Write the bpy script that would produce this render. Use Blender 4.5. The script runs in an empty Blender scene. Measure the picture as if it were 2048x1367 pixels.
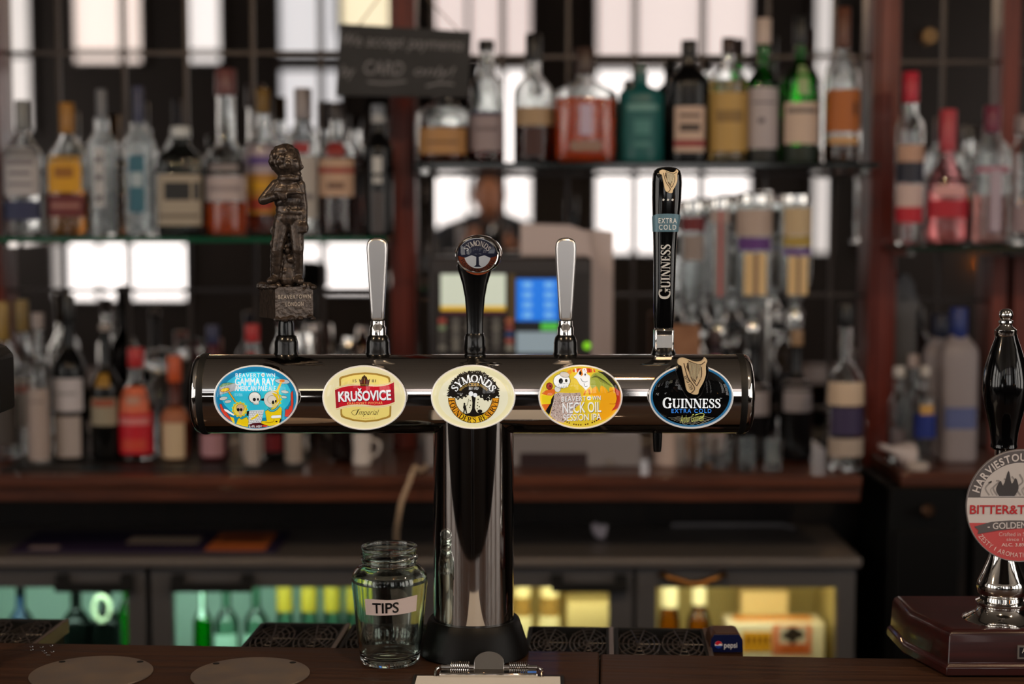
import bpy, math, random
from mathutils import Matrix, Vector

# ------------------------------------------------------------------ camera, world, exposure
SC = bpy.context.scene
COL = SC.collection
F = 3200.0                       # focal length in pixels of the 2048x1367 frame
CZ = 1.61                        # camera height
PITCH = math.atan(253.5 / F)     # looking slightly down
SP, CP = math.sin(PITCH), math.cos(PITCH)
cd = bpy.data.cameras.new('camera')
cam = bpy.data.objects.new('camera', cd)
COL.objects.link(cam)
cam.location = (0, 0, CZ)
cam.rotation_euler = (math.pi / 2 - PITCH, 0, 0)
cd.sensor_width = 36.0
cd.lens = F * 36 / 2048
cd.clip_start = 0.05
cd.clip_end = 60
cd.dof.use_dof = True
cd.dof.focus_distance = 1.972
cd.dof.aperture_fstop = 2.3
cd.dof.aperture_blades = 0
SC.camera = cam

SC.view_settings.view_transform = 'Standard'
SC.view_settings.look = 'None'
SC.view_settings.gamma = 1
SC.view_settings.exposure = 0.0
SC.view_settings.use_curve_mapping = False
wd = bpy.data.worlds.new('world')
SC.world = wd
wd.use_nodes = True
wd.node_tree.nodes['Background'].inputs[0].default_value = (0.75, 0.85, 1, 1)
wd.node_tree.nodes['Background'].inputs[1].default_value = 0.02
cy = SC.cycles
cy.max_bounces = 10
cy.diffuse_bounces = 3
cy.glossy_bounces = 6
cy.transmission_bounces = 8
cy.transparent_max_bounces = 28
cy.caustics_reflective = False
cy.caustics_refractive = True
cy.sample_clamp_indirect = 10
cy.use_denoising = True
WINDOW_LIGHT = 2.3               # radiance of the daylit frosted panes behind the photographer
SIDE_FILL = 3.2                 # radiance of the unseen side windows, added as fill light

YT = 2.02                        # depth of the tap tower
YM = 3.66                        # depth of the mirror
ZC = 1.05                        # bar counter height
YW = -3.2                        # the window wall behind the photographer
YV = 2 * YM - YW                 # where that wall appears in the mirror


def ray(px, py):
    u, v = (px - 1024) / F, (683.5 - py) / F
    return u, CP + SP * v, -SP + CP * v


def P(px, py, Y):
    a, b, c = ray(px, py)
    t = Y / b
    return Vector((a * t, Y, CZ + c * t))


def X(px, Y, py=600):
    return P(px, py, Y).x


def Z(py, Y):
    return P(1024, py, Y).z


def onz(px, py, z):
    a, b, c = ray(px, py)
    t = (z - CZ) / c
    return Vector((a * t, b * t, z))


def S(Y, py=600):
    return Y / ray(1024, py)[1] / F


# ------------------------------------------------------------------ materials
def lin(c):
    return tuple(((x / 255) / 12.92 if x / 255 <= 0.04045 else ((x / 255 + 0.055) / 1.055) ** 2.4) for x in c[:3]) + (1,)


MC = {}


def pm(name, col, rough=0.5, metal=0.0, em=0.0, trans=0.0, coat=0.0, ior=1.45, spec=0.5, emcol=None):
    if name in MC:
        return MC[name]
    m = bpy.data.materials.new(name)
    m.use_nodes = True
    b = m.node_tree.nodes['Principled BSDF']
    b.inputs['Base Color'].default_value = lin(col)
    b.inputs['Roughness'].default_value = rough
    b.inputs['Metallic'].default_value = metal
    b.inputs['IOR'].default_value = ior
    b.inputs['Specular IOR Level'].default_value = spec
    b.inputs['Transmission Weight'].default_value = trans
    b.inputs['Coat Weight'].default_value = coat
    b.inputs['Coat Roughness'].default_value = 0.03
    if em:
        b.inputs['Emission Color'].default_value = lin(emcol or col)
        b.inputs['Emission Strength'].default_value = em
    MC[name] = m
    return m


def noise_mat(name, c1, c2, rough=0.5, metal=0.0, scale=20, stretch=(1, 1, 1), bump=0.0, coat=0.0, detail=4, spec=0.5, r2=None):
    if name in MC:
        return MC[name]
    m = pm(name, c1, rough, metal, coat=coat, spec=spec)
    nt = m.node_tree
    b = nt.nodes['Principled BSDF']
    tc = nt.nodes.new('ShaderNodeTexCoord')
    mp = nt.nodes.new('ShaderNodeMapping')
    mp.inputs['Scale'].default_value = stretch
    nz = nt.nodes.new('ShaderNodeTexNoise')
    nz.inputs['Scale'].default_value = scale
    nz.inputs['Detail'].default_value = detail
    rp = nt.nodes.new('ShaderNodeValToRGB')
    rp.color_ramp.elements[0].position = 0.32
    rp.color_ramp.elements[1].position = 0.68
    rp.color_ramp.elements[0].color = lin(c1)
    rp.color_ramp.elements[1].color = lin(c2)
    nt.links.new(tc.outputs['Object'], mp.inputs['Vector'])
    nt.links.new(mp.outputs['Vector'], nz.inputs['Vector'])
    nt.links.new(nz.outputs['Fac'], rp.inputs['Fac'])
    nt.links.new(rp.outputs['Color'], b.inputs['Base Color'])
    if r2 is not None:
        mr = nt.nodes.new('ShaderNodeMapRange')
        mr.inputs['From Min'].default_value = 0.3
        mr.inputs['From Max'].default_value = 0.7
        mr.inputs['To Min'].default_value = rough
        mr.inputs['To Max'].default_value = r2
        nt.links.new(nz.outputs['Fac'], mr.inputs['Value'])
        nt.links.new(mr.outputs['Result'], b.inputs['Roughness'])
    if bump:
        bp = nt.nodes.new('ShaderNodeBump')
        bp.inputs['Strength'].default_value = bump
        bp.inputs['Distance'].default_value = 0.01
        nt.links.new(nz.outputs['Fac'], bp.inputs['Height'])
        nt.links.new(bp.outputs['Normal'], b.inputs['Normal'])
    return m


def thin_glass(name, col=(235, 240, 238), edge=(90, 95, 95), rough=0.02, bump=0.0, bscale=60):
    """wall of a bottle or pane: lets light through, tinted more where the glass is seen edge-on, and mirrors by Fresnel"""
    if name in MC:
        return MC[name]
    m = bpy.data.materials.new(name)
    m.use_nodes = True
    nt = m.node_tree
    nt.nodes.clear()
    out = nt.nodes.new('ShaderNodeOutputMaterial')
    mx = nt.nodes.new('ShaderNodeMixShader')
    tr = nt.nodes.new('ShaderNodeBsdfTransparent')
    gl = nt.nodes.new('ShaderNodeBsdfGlossy')
    gl.inputs['Roughness'].default_value = rough
    fr = nt.nodes.new('ShaderNodeFresnel')
    fr.inputs['IOR'].default_value = 1.52
    lw = nt.nodes.new('ShaderNodeLayerWeight')
    lw.inputs['Blend'].default_value = 0.35
    rp = nt.nodes.new('ShaderNodeValToRGB')
    rp.color_ramp.elements[0].color = lin(col)
    rp.color_ramp.elements[0].position = 0.1
    rp.color_ramp.elements[1].color = lin(edge)
    rp.color_ramp.elements[1].position = 0.9
    nt.links.new(lw.outputs['Facing'], rp.inputs['Fac'])
    nt.links.new(rp.outputs['Color'], tr.inputs['Color'])
    nt.links.new(fr.outputs['Fac'], mx.inputs['Fac'])
    nt.links.new(tr.outputs['BSDF'], mx.inputs[1])
    nt.links.new(gl.outputs['BSDF'], mx.inputs[2])
    nt.links.new(mx.outputs['Shader'], out.inputs['Surface'])
    if bump:
        nz = nt.nodes.new('ShaderNodeTexNoise')
        nz.inputs['Scale'].default_value = bscale
        tc = nt.nodes.new('ShaderNodeTexCoord')
        bp = nt.nodes.new('ShaderNodeBump')
        bp.inputs['Strength'].default_value = bump
        bp.inputs['Distance'].default_value = 0.01
        nt.links.new(tc.outputs['Object'], nz.inputs['Vector'])
        nt.links.new(nz.outputs['Fac'], bp.inputs['Height'])
        nt.links.new(bp.outputs['Normal'], gl.inputs['Normal'])
        nt.links.new(bp.outputs['Normal'], fr.inputs['Normal'])
    MC[name] = m
    return m


CHROME = pm('polished steel', (205, 200, 196), 0.045, 1.0)
CHROME2 = pm('bright chrome', (225, 222, 218), 0.07, 1.0)
SATIN = pm('satin steel', (225, 222, 218), 0.28, 1.0)
RIM = pm('pale rim with added glow', (246, 244, 242), 0.3, 0.3, em=.22)  # emission brightens the chrome rim in place of reflected light
BLACK = pm('black plastic', (9, 9, 10), 0.22, coat=0.3)
BLACKM = pm('matt black', (14, 13, 13), 0.55)
GLOSSB = pm('black gloss', (5, 5, 6), 0.1, coat=.35)
RUBBER = pm('black rubber', (12, 12, 12), 0.6)
WOOD = noise_mat('dark bar wood', (44, 27, 17), (68, 43, 28), 0.45, scale=9, stretch=(0.6, 14, 10), bump=0.08, coat=0.06, r2=0.6, spec=.3)
MAHOG = noise_mat('mahogany', (92, 26, 15), (122, 42, 24), 0.4, scale=6, stretch=(8, 8, 0.8), coat=0.2)
MAHOGH = noise_mat('mahogany ledge', (66, 30, 15), (98, 49, 26), 0.45, scale=6, stretch=(0.8, 8, 8), coat=0.3)
PUMPWOOD = noise_mat('pump base wood', (38, 12, 12), (58, 19, 17), 0.3, scale=12, stretch=(0.7, 6, 12), coat=0.4)
DARKWALL = noise_mat('dark stained panelling', (22, 16, 13), (34, 25, 20), 0.5, scale=4, stretch=(10, 10, 0.6))
BRONZE = noise_mat('dark bronze resin', (52, 44, 40), (88, 76, 68), 0.27, 0.5, scale=200, bump=0.13, spec=0.7)
GREYM = pm('grey painted steel', (92, 90, 92), 0.4, 0.15)
GREYD = pm('dark grey steel', (66, 64, 66), 0.4, 0.2)
CLEAR = noise_mat('clear glass', (250, 252, 251), (250, 252, 251), 0.018, scale=45, bump=0.12)
CLEARB = noise_mat('rippled clear glass', (246, 250, 250), (246, 250, 250), 0.018, scale=60, bump=0.3)
for m_ in (CLEAR, CLEARB):
    m_.node_tree.nodes['Principled BSDF'].inputs['Transmission Weight'].default_value = 1
    m_.node_tree.nodes['Principled BSDF'].inputs['IOR'].default_value = 1.48
PANE = thin_glass('pane glass', (235, 242, 238), (190, 205, 198), 0.01)


# ------------------------------------------------------------------ mesh builder
class MB:
    def __init__(s):
        s.v, s.f, s.mi = [], [], []

    def add(s, vs, fs, m=0):
        o = len(s.v)
        s.v += [tuple(p) for p in vs]
        for f in fs:
            s.f.append([o + i for i in f])
            s.mi.append(m)
        return s

    def box(s, x0, x1, y0, y1, z0, z1, m=0, M=None):
        vs = [Vector((x, y, z)) for z in (z0, z1) for y in (y0, y1) for x in (x0, x1)]
        if M:
            vs = [M @ p for p in vs]
        return s.add(vs, [(0, 2, 3, 1), (4, 5, 7, 6), (0, 1, 5, 4), (2, 6, 7, 3), (0, 4, 6, 2), (1, 3, 7, 5)], m)

    def lathe(s, prof, n=32, c=(0, 0, 0), e=2.0, sx=1, sy=1, m=0, axis='z', caps=True, a0=0.0):
        vs, fs = [], []
        for r, h in prof:
            for i in range(n):
                a = 2 * math.pi * i / n + a0
                ca, sa = math.cos(a), math.sin(a)
                x = math.copysign(abs(ca) ** (2 / e), ca) * r * sx
                y = math.copysign(abs(sa) ** (2 / e), sa) * r * sy
                p = (x, y, h) if axis == 'z' else ((h, x, y) if axis == 'x' else (x, h, y))
                vs.append((p[0] + c[0], p[1] + c[1], p[2] + c[2]))
        k = len(prof)
        for j in range(k - 1):
            for i in range(n):
                i2 = (i + 1) % n
                fs.append((j * n + i, j * n + i2, (j + 1) * n + i2, (j + 1) * n + i))
        if caps:
            fs.append(tuple(range(n - 1, -1, -1)))
            fs.append(tuple((k - 1) * n + i for i in range(n)))
        return s.add(vs, fs, m)

    def tube(s, pts, r, n=8, m=0, closed=False):
        pts = [Vector(p) for p in pts]
        k = len(pts)
        vs, fs = [], []
        for i, p in enumerate(pts):
            if closed:
                d = pts[(i + 1) % k] - pts[i - 1]
            else:
                d = pts[min(i + 1, k - 1)] - pts[max(i - 1, 0)]
            d.normalize()
            up = Vector((0, 0, 1)) if abs(d.z) < 0.9 else Vector((1, 0, 0))
            a = d.cross(up).normalized()
            b = a.cross(d).normalized()
            rr = r[i] if isinstance(r, (list, tuple)) else r
            for j in range(n):
                t = 2 * math.pi * j / n
                vs.append(p + a * math.cos(t) * rr + b * math.sin(t) * rr)
        for i in range(k if closed else k - 1):
            i2 = (i + 1) % k
            for j in range(n):
                j2 = (j + 1) % n
                fs.append((i * n + j, i * n + j2, i2 * n + j2, i2 * n + j))
        if not closed:
            fs.append(tuple(range(n - 1, -1, -1)))
            fs.append(tuple((k - 1) * n + j for j in range(n)))
        return s.add(vs, fs, m)

    def prism(s, poly, y0, y1, m=0, M=None):
        """outline in x/z, extruded from y0 to y1"""
        n = len(poly)
        vs = [Vector((p[0], y0, p[1])) for p in poly] + [Vector((p[0], y1, p[1])) for p in poly]
        if M:
            vs = [M @ p for p in vs]
        fs = [tuple(range(n)), tuple(range(2 * n - 1, n - 1, -1))]
        fs += [(i, n + i, n + (i + 1) % n, (i + 1) % n) for i in range(n)]
        return s.add(vs, fs, m)

    def slab(s, poly, z0, z1, m=0):
        """outline in x/y, extruded from z0 to z1"""
        n = len(poly)
        vs = [(p[0], p[1], z0) for p in poly] + [(p[0], p[1], z1) for p in poly]
        fs = [tuple(range(n - 1, -1, -1)), tuple(range(n, 2 * n))]
        fs += [(i, (i + 1) % n, n + (i + 1) % n, n + i) for i in range(n)]
        return s.add(vs, fs, m)

    def ball(s, c, r, nu=16, nv=10, m=0):
        r = (r, r, r) if not isinstance(r, (tuple, list)) else r
        vs, fs = [(c[0], c[1], c[2] - r[2])], []
        for j in range(1, nv):
            t = math.pi * j / nv
            for i in range(nu):
                a = 2 * math.pi * i / nu
                vs.append((c[0] + r[0] * math.sin(t) * math.cos(a), c[1] + r[1] * math.sin(t) * math.sin(a), c[2] - r[2] * math.cos(t)))
        vs.append((c[0], c[1], c[2] + r[2]))
        L = len(vs) - 1
        for i in range(nu):
            i2 = (i + 1) % nu
            fs.append((0, 1 + i2, 1 + i))
            fs.append((L, L - nu + i, L - nu + i2))
            for j in range(nv - 2):
                a = 1 + j * nu
                fs.append((a + i, a + i2, a + nu + i2, a + nu + i))
        return s.add(vs, fs, m)

    def caps(s, p, q, r0, r1, n=12, m=0):
        """tapered limb with round ends"""
        p, q = Vector(p), Vector(q)
        d = (q - p).normalized()
        pts, rs = [], []
        for k in (-0.99, -0.8, -0.4):
            pts.append(p + d * r0 * k); rs.append(r0 * math.sqrt(1 - k * k))
        pts += [p, q]; rs += [r0, r1]
        for k in (0.4, 0.8, 0.99):
            pts.append(q + d * r1 * k); rs.append(r1 * math.sqrt(1 - k * k))
        return s.tube(pts, rs, n, m)

    def build(s, name, mats, parent=None, loc=None, angle=38, bevel=0, smooth=True, seg=2):
        me = bpy.data.meshes.new(name)
        me.from_pydata(s.v, [], s.f)
        for m in (mats if isinstance(mats, (list, tuple)) else [mats]):
            me.materials.append(m)
        me.polygons.foreach_set('material_index', s.mi)
        if smooth:
            me.polygons.foreach_set('use_smooth', [True] * len(s.f))
            me.set_sharp_from_angle(angle=math.radians(angle))
        me.update()
        o = bpy.data.objects.new(name, me)
        COL.objects.link(o)
        if parent:
            o.parent = parent
        if loc is not None:
            o.location = loc
        if bevel:
            b = o.modifiers.new('bevel', 'BEVEL')
            b.width = bevel
            b.segments = seg
            b.limit_method = 'ANGLE'
        return o


def tag(o, label, cat, group=None, kind=None):
    o['label'] = label
    if cat:
        o['category'] = cat
    if group:
        o['group'] = group
    if kind:
        o['kind'] = kind
    return o


def thing(name, label, cat, loc=(0, 0, 0), rz=0, group=None):
    o = bpy.data.objects.new(name, None)
    o.empty_display_size = 0.05
    COL.objects.link(o)
    o.location = loc
    o.rotation_euler = (0, 0, rz)
    return tag(o, label, cat, group)


def struct(name, mb, mats, label=None, parent=None, **k):
    o = mb.build(name, mats, parent, **k)
    o['kind'] = 'structure'
    if label:
        o['label'] = label
    return o


# ------------------------------------------------------------------ lettering
TXT = {}


def text_geo(body, offset=0.0, shear=0.0, space=1.0):
    k = (body, offset, shear, space)
    if k in TXT:
        return TXT[k]
    c = bpy.data.curves.new('t', 'FONT')
    c.body = body
    c.size = 1
    c.offset = offset
    c.shear = shear
    c.space_character = space
    c.resolution_u = 4
    o = bpy.data.objects.new('t', c)
    COL.objects.link(o)
    bpy.context.view_layer.update()
    me = bpy.data.meshes.new_from_object(o.evaluated_get(bpy.context.evaluated_depsgraph_get()))
    vs = [(v.co.x, v.co.y) for v in me.vertices]
    me.calc_loop_triangles()
    fs = [tuple(t_.vertices) for t_ in me.loop_triangles]
    bpy.data.objects.remove(o)
    bpy.data.curves.remove(c)
    bpy.data.meshes.remove(me)
    x0, x1 = min(p[0] for p in vs), max(p[0] for p in vs)
    y0, y1 = min(p[1] for p in vs), max(p[1] for p in vs)
    vs = [((p[0] - x0) / (x1 - x0), (p[1] - y0) / (y1 - y0)) for p in vs]
    TXT[k] = (vs, fs, (x1 - x0) / (y1 - y0))
    return TXT[k]


def strip(pts, ws):
    """quads of a stroked polyline"""
    n = len(pts)
    L, R = [], []
    for i in range(n):
        a, b = pts[max(i - 1, 0)], pts[min(i + 1, n - 1)]
        d = Vector((b[0] - a[0], b[1] - a[1]))
        d = d.normalized() if d.length > 1e-9 else Vector((1, 0))
        w = (ws[i] if isinstance(ws, (list, tuple)) else ws) / 2
        L.append((pts[i][0] - d.y * w, pts[i][1] + d.x * w))
        R.append((pts[i][0] + d.y * w, pts[i][1] - d.x * w))
    return [[L[i], L[i + 1], R[i + 1], R[i]] for i in range(n - 1)]


def smooth_line(pts, k=6):
    """Catmull-Rom through the points"""
    out = []
    n = len(pts)
    for i in range(n - 1):
        p0, p1, p2, p3 = pts[max(i - 1, 0)], pts[i], pts[i + 1], pts[min(i + 2, n - 1)]
        for j in range(k):
            t = j / k
            out.append(tuple(0.5 * (2 * p1[q] + (p2[q] - p0[q]) * t + (2 * p0[q] - 5 * p1[q] + 4 * p2[q] - p3[q]) * t * t
                                    + (3 * p1[q] - p0[q] - 3 * p2[q] + p3[q]) * t ** 3) for q in range(len(p1))))
    out.append(tuple(pts[-1]))
    return out


TK, TN = 0.19, 0.075


def serif_glyph(ch):
    """width and quads of a roman capital with thick stems, thin hairlines and serifs"""
    q = []

    def V(x, y0, y1, w=TK):
        q.append([(x - w / 2, y0), (x + w / 2, y0), (x + w / 2, y1), (x - w / 2, y1)])

    def H(x0, x1, y, w=TN):
        q.append([(x0, y - w / 2), (x1, y - w / 2), (x1, y + w / 2), (x0, y + w / 2)])

    def Sf(x, y, h=0.17):
        H(x - h, x + h, y + (TN / 2.4 if y < 0.5 else -TN / 2.4), TN * 0.8)

    def D(x0, y0, x1, y1, w):
        q.append([(x0 - w / 2, y0), (x0 + w / 2, y0), (x1 + w / 2, y1), (x1 - w / 2, y1)])

    def C(pts, closed=False, tk=TK, tn=TN):
        pts = smooth_line(pts, 5)
        ws = []
        for i in range(len(pts)):
            a, b = pts[max(i - 1, 0)], pts[min(i + 1, len(pts) - 1)]
            dx, dy = b[0] - a[0], b[1] - a[1]
            ws.append(tn + (tk - tn) * abs(dy) / max(1e-6, math.hypot(dx, dy)))
        q.extend(strip(pts, ws))

    w = 0.8
    if ch == 'I':
        V(.2, 0, 1); Sf(.2, 0); Sf(.2, 1); w = .4
    elif ch == 'N':
        V(.16, 0, 1, TN); V(.74, 0, 1, TN); D(.17, 1, .72, 0, TK * 1.1); Sf(.16, 0); Sf(.12, 1, .12); Sf(.74, 1); w = .9
    elif ch == 'U':
        V(.2, .3, 1); V(.68, .3, 1, TN); Sf(.2, 1); Sf(.68, 1)
        C([(.2, .32), (.22, .16), (.32, .05), (.45, .035), (.58, .06), (.66, .16), (.68, .32)]); w = .86
    elif ch in 'EF':
        V(.2, 0, 1); H(.08, .6, .965); H(.2, .48, .51); Sf(.2, 0)
        q.append([(.6, 1), (.6, .74), (.555, .74), (.5, .95)]); V(.48, .38, .64, .05); w = .66
        if ch == 'E':
            H(.08, .62, .035); q.append([(.62, 0), (.64, .28), (.595, .28), (.52, .05)]); w = .7
    elif ch == 'S':
        pts = smooth_line([(.5, .74), (.44, .9), (.3, .965), (.16, .9), (.12, .77), (.18, .64), (.32, .53), (.46, .41), (.52, .27), (.46, .11), (.3, .035), (.14, .1), (.08, .27)], 4)
        n = len(pts)
        q.extend(strip(pts, [.06 + .13 * math.sin(math.pi * i / (n - 1)) ** 2 for i in range(n)]))
        V(.5, .70, .98, .05); V(.085, .02, .3, .05); w = .62
    elif ch in 'GC':
        C([(.72, .74), (.64, .9), (.46, .965), (.26, .88), (.15, .7), (.13, .5), (.15, .3), (.26, .12), (.46, .035), (.62, .08), (.72, .2)])
        V(.72, .7, .98, .05); w = .82
        if ch == 'G':
            V(.7, .03, .44, TK * .9); H(.54, .86, .44, TN * .8); w = .9
    elif ch == 'D':
        V(.2, 0, 1); H(.05, .42, .965); H(.05, .42, .035)
        C([(.36, .965), (.55, .93), (.7, .78), (.75, .5), (.7, .22), (.55, .07), (.36, .035)]); w = .88
    elif ch == 'O':
        C([(.46 + .35 * math.cos(a), .5 + .47 * math.sin(a)) for a in [2 * math.pi * i / 16 for i in range(17)]]); w = .92
    elif ch == 'M':
        V(.16, 0, 1, TN); D(.16, 1, .52, .02, TK); D(.9, 1, .52, .02, TN * 1.1); V(.92, 0, 1); Sf(.16, 0); Sf(.92, 0); Sf(.1, 1, .1); Sf(.96, 1, .12); w = 1.1
    elif ch == 'Y':
        D(.12, 1, .42, .44, TK); D(.72, 1, .43, .44, TN); V(.42, 0, .46); Sf(.42, 0); Sf(.13, 1, .14); Sf(.71, 1, .13); w = .84
    elif ch == 'V':
        D(.13, 1, .44, 0, TK); D(.76, 1, .44, 0, TN * 1.1); Sf(.14, 1, .15); Sf(.75, 1, .13); w = .88
    elif ch == 'R':
        V(.2, 0, 1); H(.05, .4, .965); H(.2, .42, .5); Sf(.2, 0)
        C([(.38, .965), (.54, .92), (.6, .74), (.54, .55), (.38, .5)]); D(.42, .5, .68, 0, TK); H(.62, .82, .03, TN * .8); w = .8
    elif ch == "'":
        q.append([(.06, 1), (.2, 1), (.13, .7), (.08, .7)]); w = .26
    else:
        w = .4
    return w, q


class Art:
    """flat printed artwork: polygons given in the pixel frame of one enlarged view, laid on an x/z face towards -y"""

    def __init__(s, cx, cy, m, step=2.5e-5):
        s.cx, s.cy, s.m, s.step = cx, cy, m, step
        s.mb, s.mats, s.k = MB(), [], 0

    def L(s, p):
        return ((p[0] - s.cx) * s.m, (s.cy - p[1]) * s.m)

    def idx(s, mat):
        if mat not in s.mats:
            s.mats.append(mat)
        return s.mats.index(mat)

    def put(s, polys, mat, raw=False):
        s.k += 1
        i = s.idx(mat)
        for p in polys:
            pts = [s.L(a) for a in p]
            s.mb.add([(a[0], -s.k * s.step, a[1]) for a in pts], [tuple(range(len(pts)))], i)

    def poly(s, pts, mat, out=None, ow=10):
        if out:
            s.line(list(pts) + [pts[0]], ow, out)
        s.put([pts], mat)

    def ell(s, x, y, rx, ry, mat, out=None, ow=8, n=28, rot=0):
        c, d = math.cos(rot), math.sin(rot)

        def E(k):
            return [(x + c * math.cos(t) * (rx + k) - d * math.sin(t) * (ry + k), y + d * math.cos(t) * (rx + k) + c * math.sin(t) * (ry + k)) for t in [2 * math.pi * i / n for i in range(n)]]
        if out:
            s.put([E(ow)], out)
        s.put([E(0)], mat)

    def line(s, pts, w, mat):
        s.put(strip(pts, w), mat)

    def arcband(s, x, y, r0, r1, a0, a1, mat, n=40):
        ps = []
        for i in range(n):
            t0, t1 = (math.radians(a0 + (a1 - a0) * k / n) for k in (i, i + 1))
            ps.append([(x + r * math.cos(t), y - r * math.sin(t)) for r, t in ((r0, t0), (r1, t0), (r1, t1), (r0, t1))])
        s.put(ps, mat)

    def text(s, body, x0, y0, x1, y1, mat, off=0.0, shear=0.0, rot=0.0, space=1.0):
        vs, fs, _ = text_geo(body, off, shear, space)
        s.k += 1
        i = s.idx(mat)
        mx, my = (x0 + x1) / 2, (y0 + y1) / 2
        c, d = math.cos(rot), math.sin(rot)
        out = []
        for a, b in vs:
            px, py = x0 + a * (x1 - x0) - mx, y1 - b * (y1 - y0) - my
            q = s.L((mx + c * px + d * py, my - d * px + c * py))
            out.append((q[0], -s.k * s.step, q[1]))
        s.mb.add(out, fs, i)

    def serif(s, body, x0, y0, x1, y1, mat, rot=0.0):
        gl = [serif_glyph(ch) for ch in body]
        W = sum(g[0] for g in gl)
        sx, sy = (x1 - x0) / W, (y1 - y0)
        polys, x = [], 0
        mx, my = (x0 + x1) / 2, (y0 + y1) / 2
        c, d = math.cos(rot), math.sin(rot)
        for w, q in gl:
            for p in q:
                r = []
                for a in p:
                    px, py = x0 + (x + a[0]) * sx - mx, y1 - a[1] * sy - my
                    r.append((mx + c * px + d * py, my - d * px + c * py))
                polys.append(r)
            x += w
        s.put(polys, mat)

    def arctext(s, body, x, y, r, h, a0, a1, mat, serif=False, inside=False, off=0.0, wk=1.0):
        """letters round a circle; inside=True reads along the bottom of the circle"""
        if serif:
            gl = [serif_glyph(ch) for ch in body]
            ws = [g[0] for g in gl]
        else:
            ws = [(0.3 if ch in "'.,-" else 0.45) if ch in " '.,-" else text_geo(ch, off)[2] * 0.72 + 0.12 for ch in body]
        W = sum(ws)
        acc, polys = 0, []
        for k, ch in enumerate(body):
            w = ws[k]
            a = math.radians(a0 + (a1 - a0) * (acc + w / 2) / W)
            acc += w
            if ch == ' ':
                continue
            if serif:
                sc = abs(math.radians(a1 - a0)) * r / W
                geo = [[((p[0] - w / 2) * sc, (p[1] - 0.5) * h) for p in qd] for qd in gl[k][1]]
            else:
                vs, fs, asp = text_geo(ch, off)
                sc = abs(math.radians(a1 - a0)) * r / W * (w - 0.12)
                geo = [[((vs[i][0] - .5) * sc, (vs[i][1] - .5) * h) for i in f] for f in fs]
            ux, uy = math.cos(a), math.sin(a)       # outward
            sg = -1 if inside else 1
            for qd in geo:
                r2 = []
                for p in qd:
                    rr = r + sg * p[1]
                    tx = sg * p[0]
                    r2.append((x + ux * rr + uy * tx, y - (uy * rr - ux * tx)))
                polys.append(r2)
        s.put(polys, mat)

    def build(s, name, parent, loc=None):
        v = s.mb.v
        for k, f in enumerate(s.mb.f):          # every printed face looks towards -y
            ar = sum(v[f[i]][0] * v[f[(i + 1) % len(f)]][2] - v[f[(i + 1) % len(f)]][0] * v[f[i]][2] for i in range(len(f)))
            if ar < 0:
                s.mb.f[k] = f[::-1]
        return s.mb.build(name, s.mats, parent, loc, smooth=False)


def ink(c, em=0.0, rough=0.35):
    return pm('ink %d %d %d %.2f' % (c[0], c[1], c[2], em), c, rough, em=em)


# ------------------------------------------------------------------ room shell
struct('floor', MB().box(-4.5, 4.5, YW - .1, 4.1, -.1, 0), noise_mat('floor boards', (36, 26, 20), (52, 38, 29), .45, scale=5, stretch=(12, .7, 1)), 'dark wooden floor')


def boards_mat():
    m = pm('painted ceiling boards', (176, 164, 150), .5)
    nt = m.node_tree
    b = nt.nodes['Principled BSDF']
    tc = nt.nodes.new('ShaderNodeTexCoord')
    sp = nt.nodes.new('ShaderNodeSeparateXYZ')
    mu = nt.nodes.new('ShaderNodeMath'); mu.operation = 'MULTIPLY'; mu.inputs[1].default_value = 6.5
    fr = nt.nodes.new('ShaderNodeMath'); fr.operation = 'FRACT'
    rp = nt.nodes.new('ShaderNodeValToRGB')
    e = rp.color_ramp.elements
    e[0].position, e[0].color = 0.0, lin((52, 44, 38))
    e[1].position, e[1].color = 0.12, lin((176, 164, 150))
    nt.links.new(tc.outputs['Object'], sp.inputs[0])
    nt.links.new(sp.outputs['Y'], mu.inputs[0])
    nt.links.new(mu.outputs[0], fr.inputs[0])
    nt.links.new(fr.outputs[0], rp.inputs['Fac'])
    nt.links.new(rp.outputs['Color'], b.inputs['Base Color'])
    return m


struct('ceiling', MB().box(-4.5, 4.5, YW - .1, 4.1, 3.4, 3.5), boards_mat(), 'boarded ceiling painted pale')
struct('wall_left', MB().box(-4.5, -4.4, YW, 4.0, 0, 3.4), DARKWALL, 'dark panelled side wall')
struct('wall_right', MB().box(4.4, 4.5, YW, 4.0, 0, 3.4), DARKWALL, 'dark panelled side wall by the hand pump')
struct('wall_back', MB().box(-4.4, 4.4, YM + .021, 4.0, 0, 3.4), DARKWALL, 'dark wall behind the back bar')

# window wall behind the photographer, seen in the mirrors and in the chrome
WFRAME = noise_mat('window joinery', (38, 30, 26), (50, 40, 34), .4, scale=6)
struct('wall_front', MB().box(-4.4, 4.4, YW - .1, YW, 0, 3.4), DARKWALL, 'dark window wall facing the bar, seen in the mirrors')


def glow(k, c=(250, 248, 246)):
    return pm('daylit pane %.2f %d %d' % (k, c[0], c[2]), (250, 250, 248), .3, em=k, emcol=c)


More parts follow.
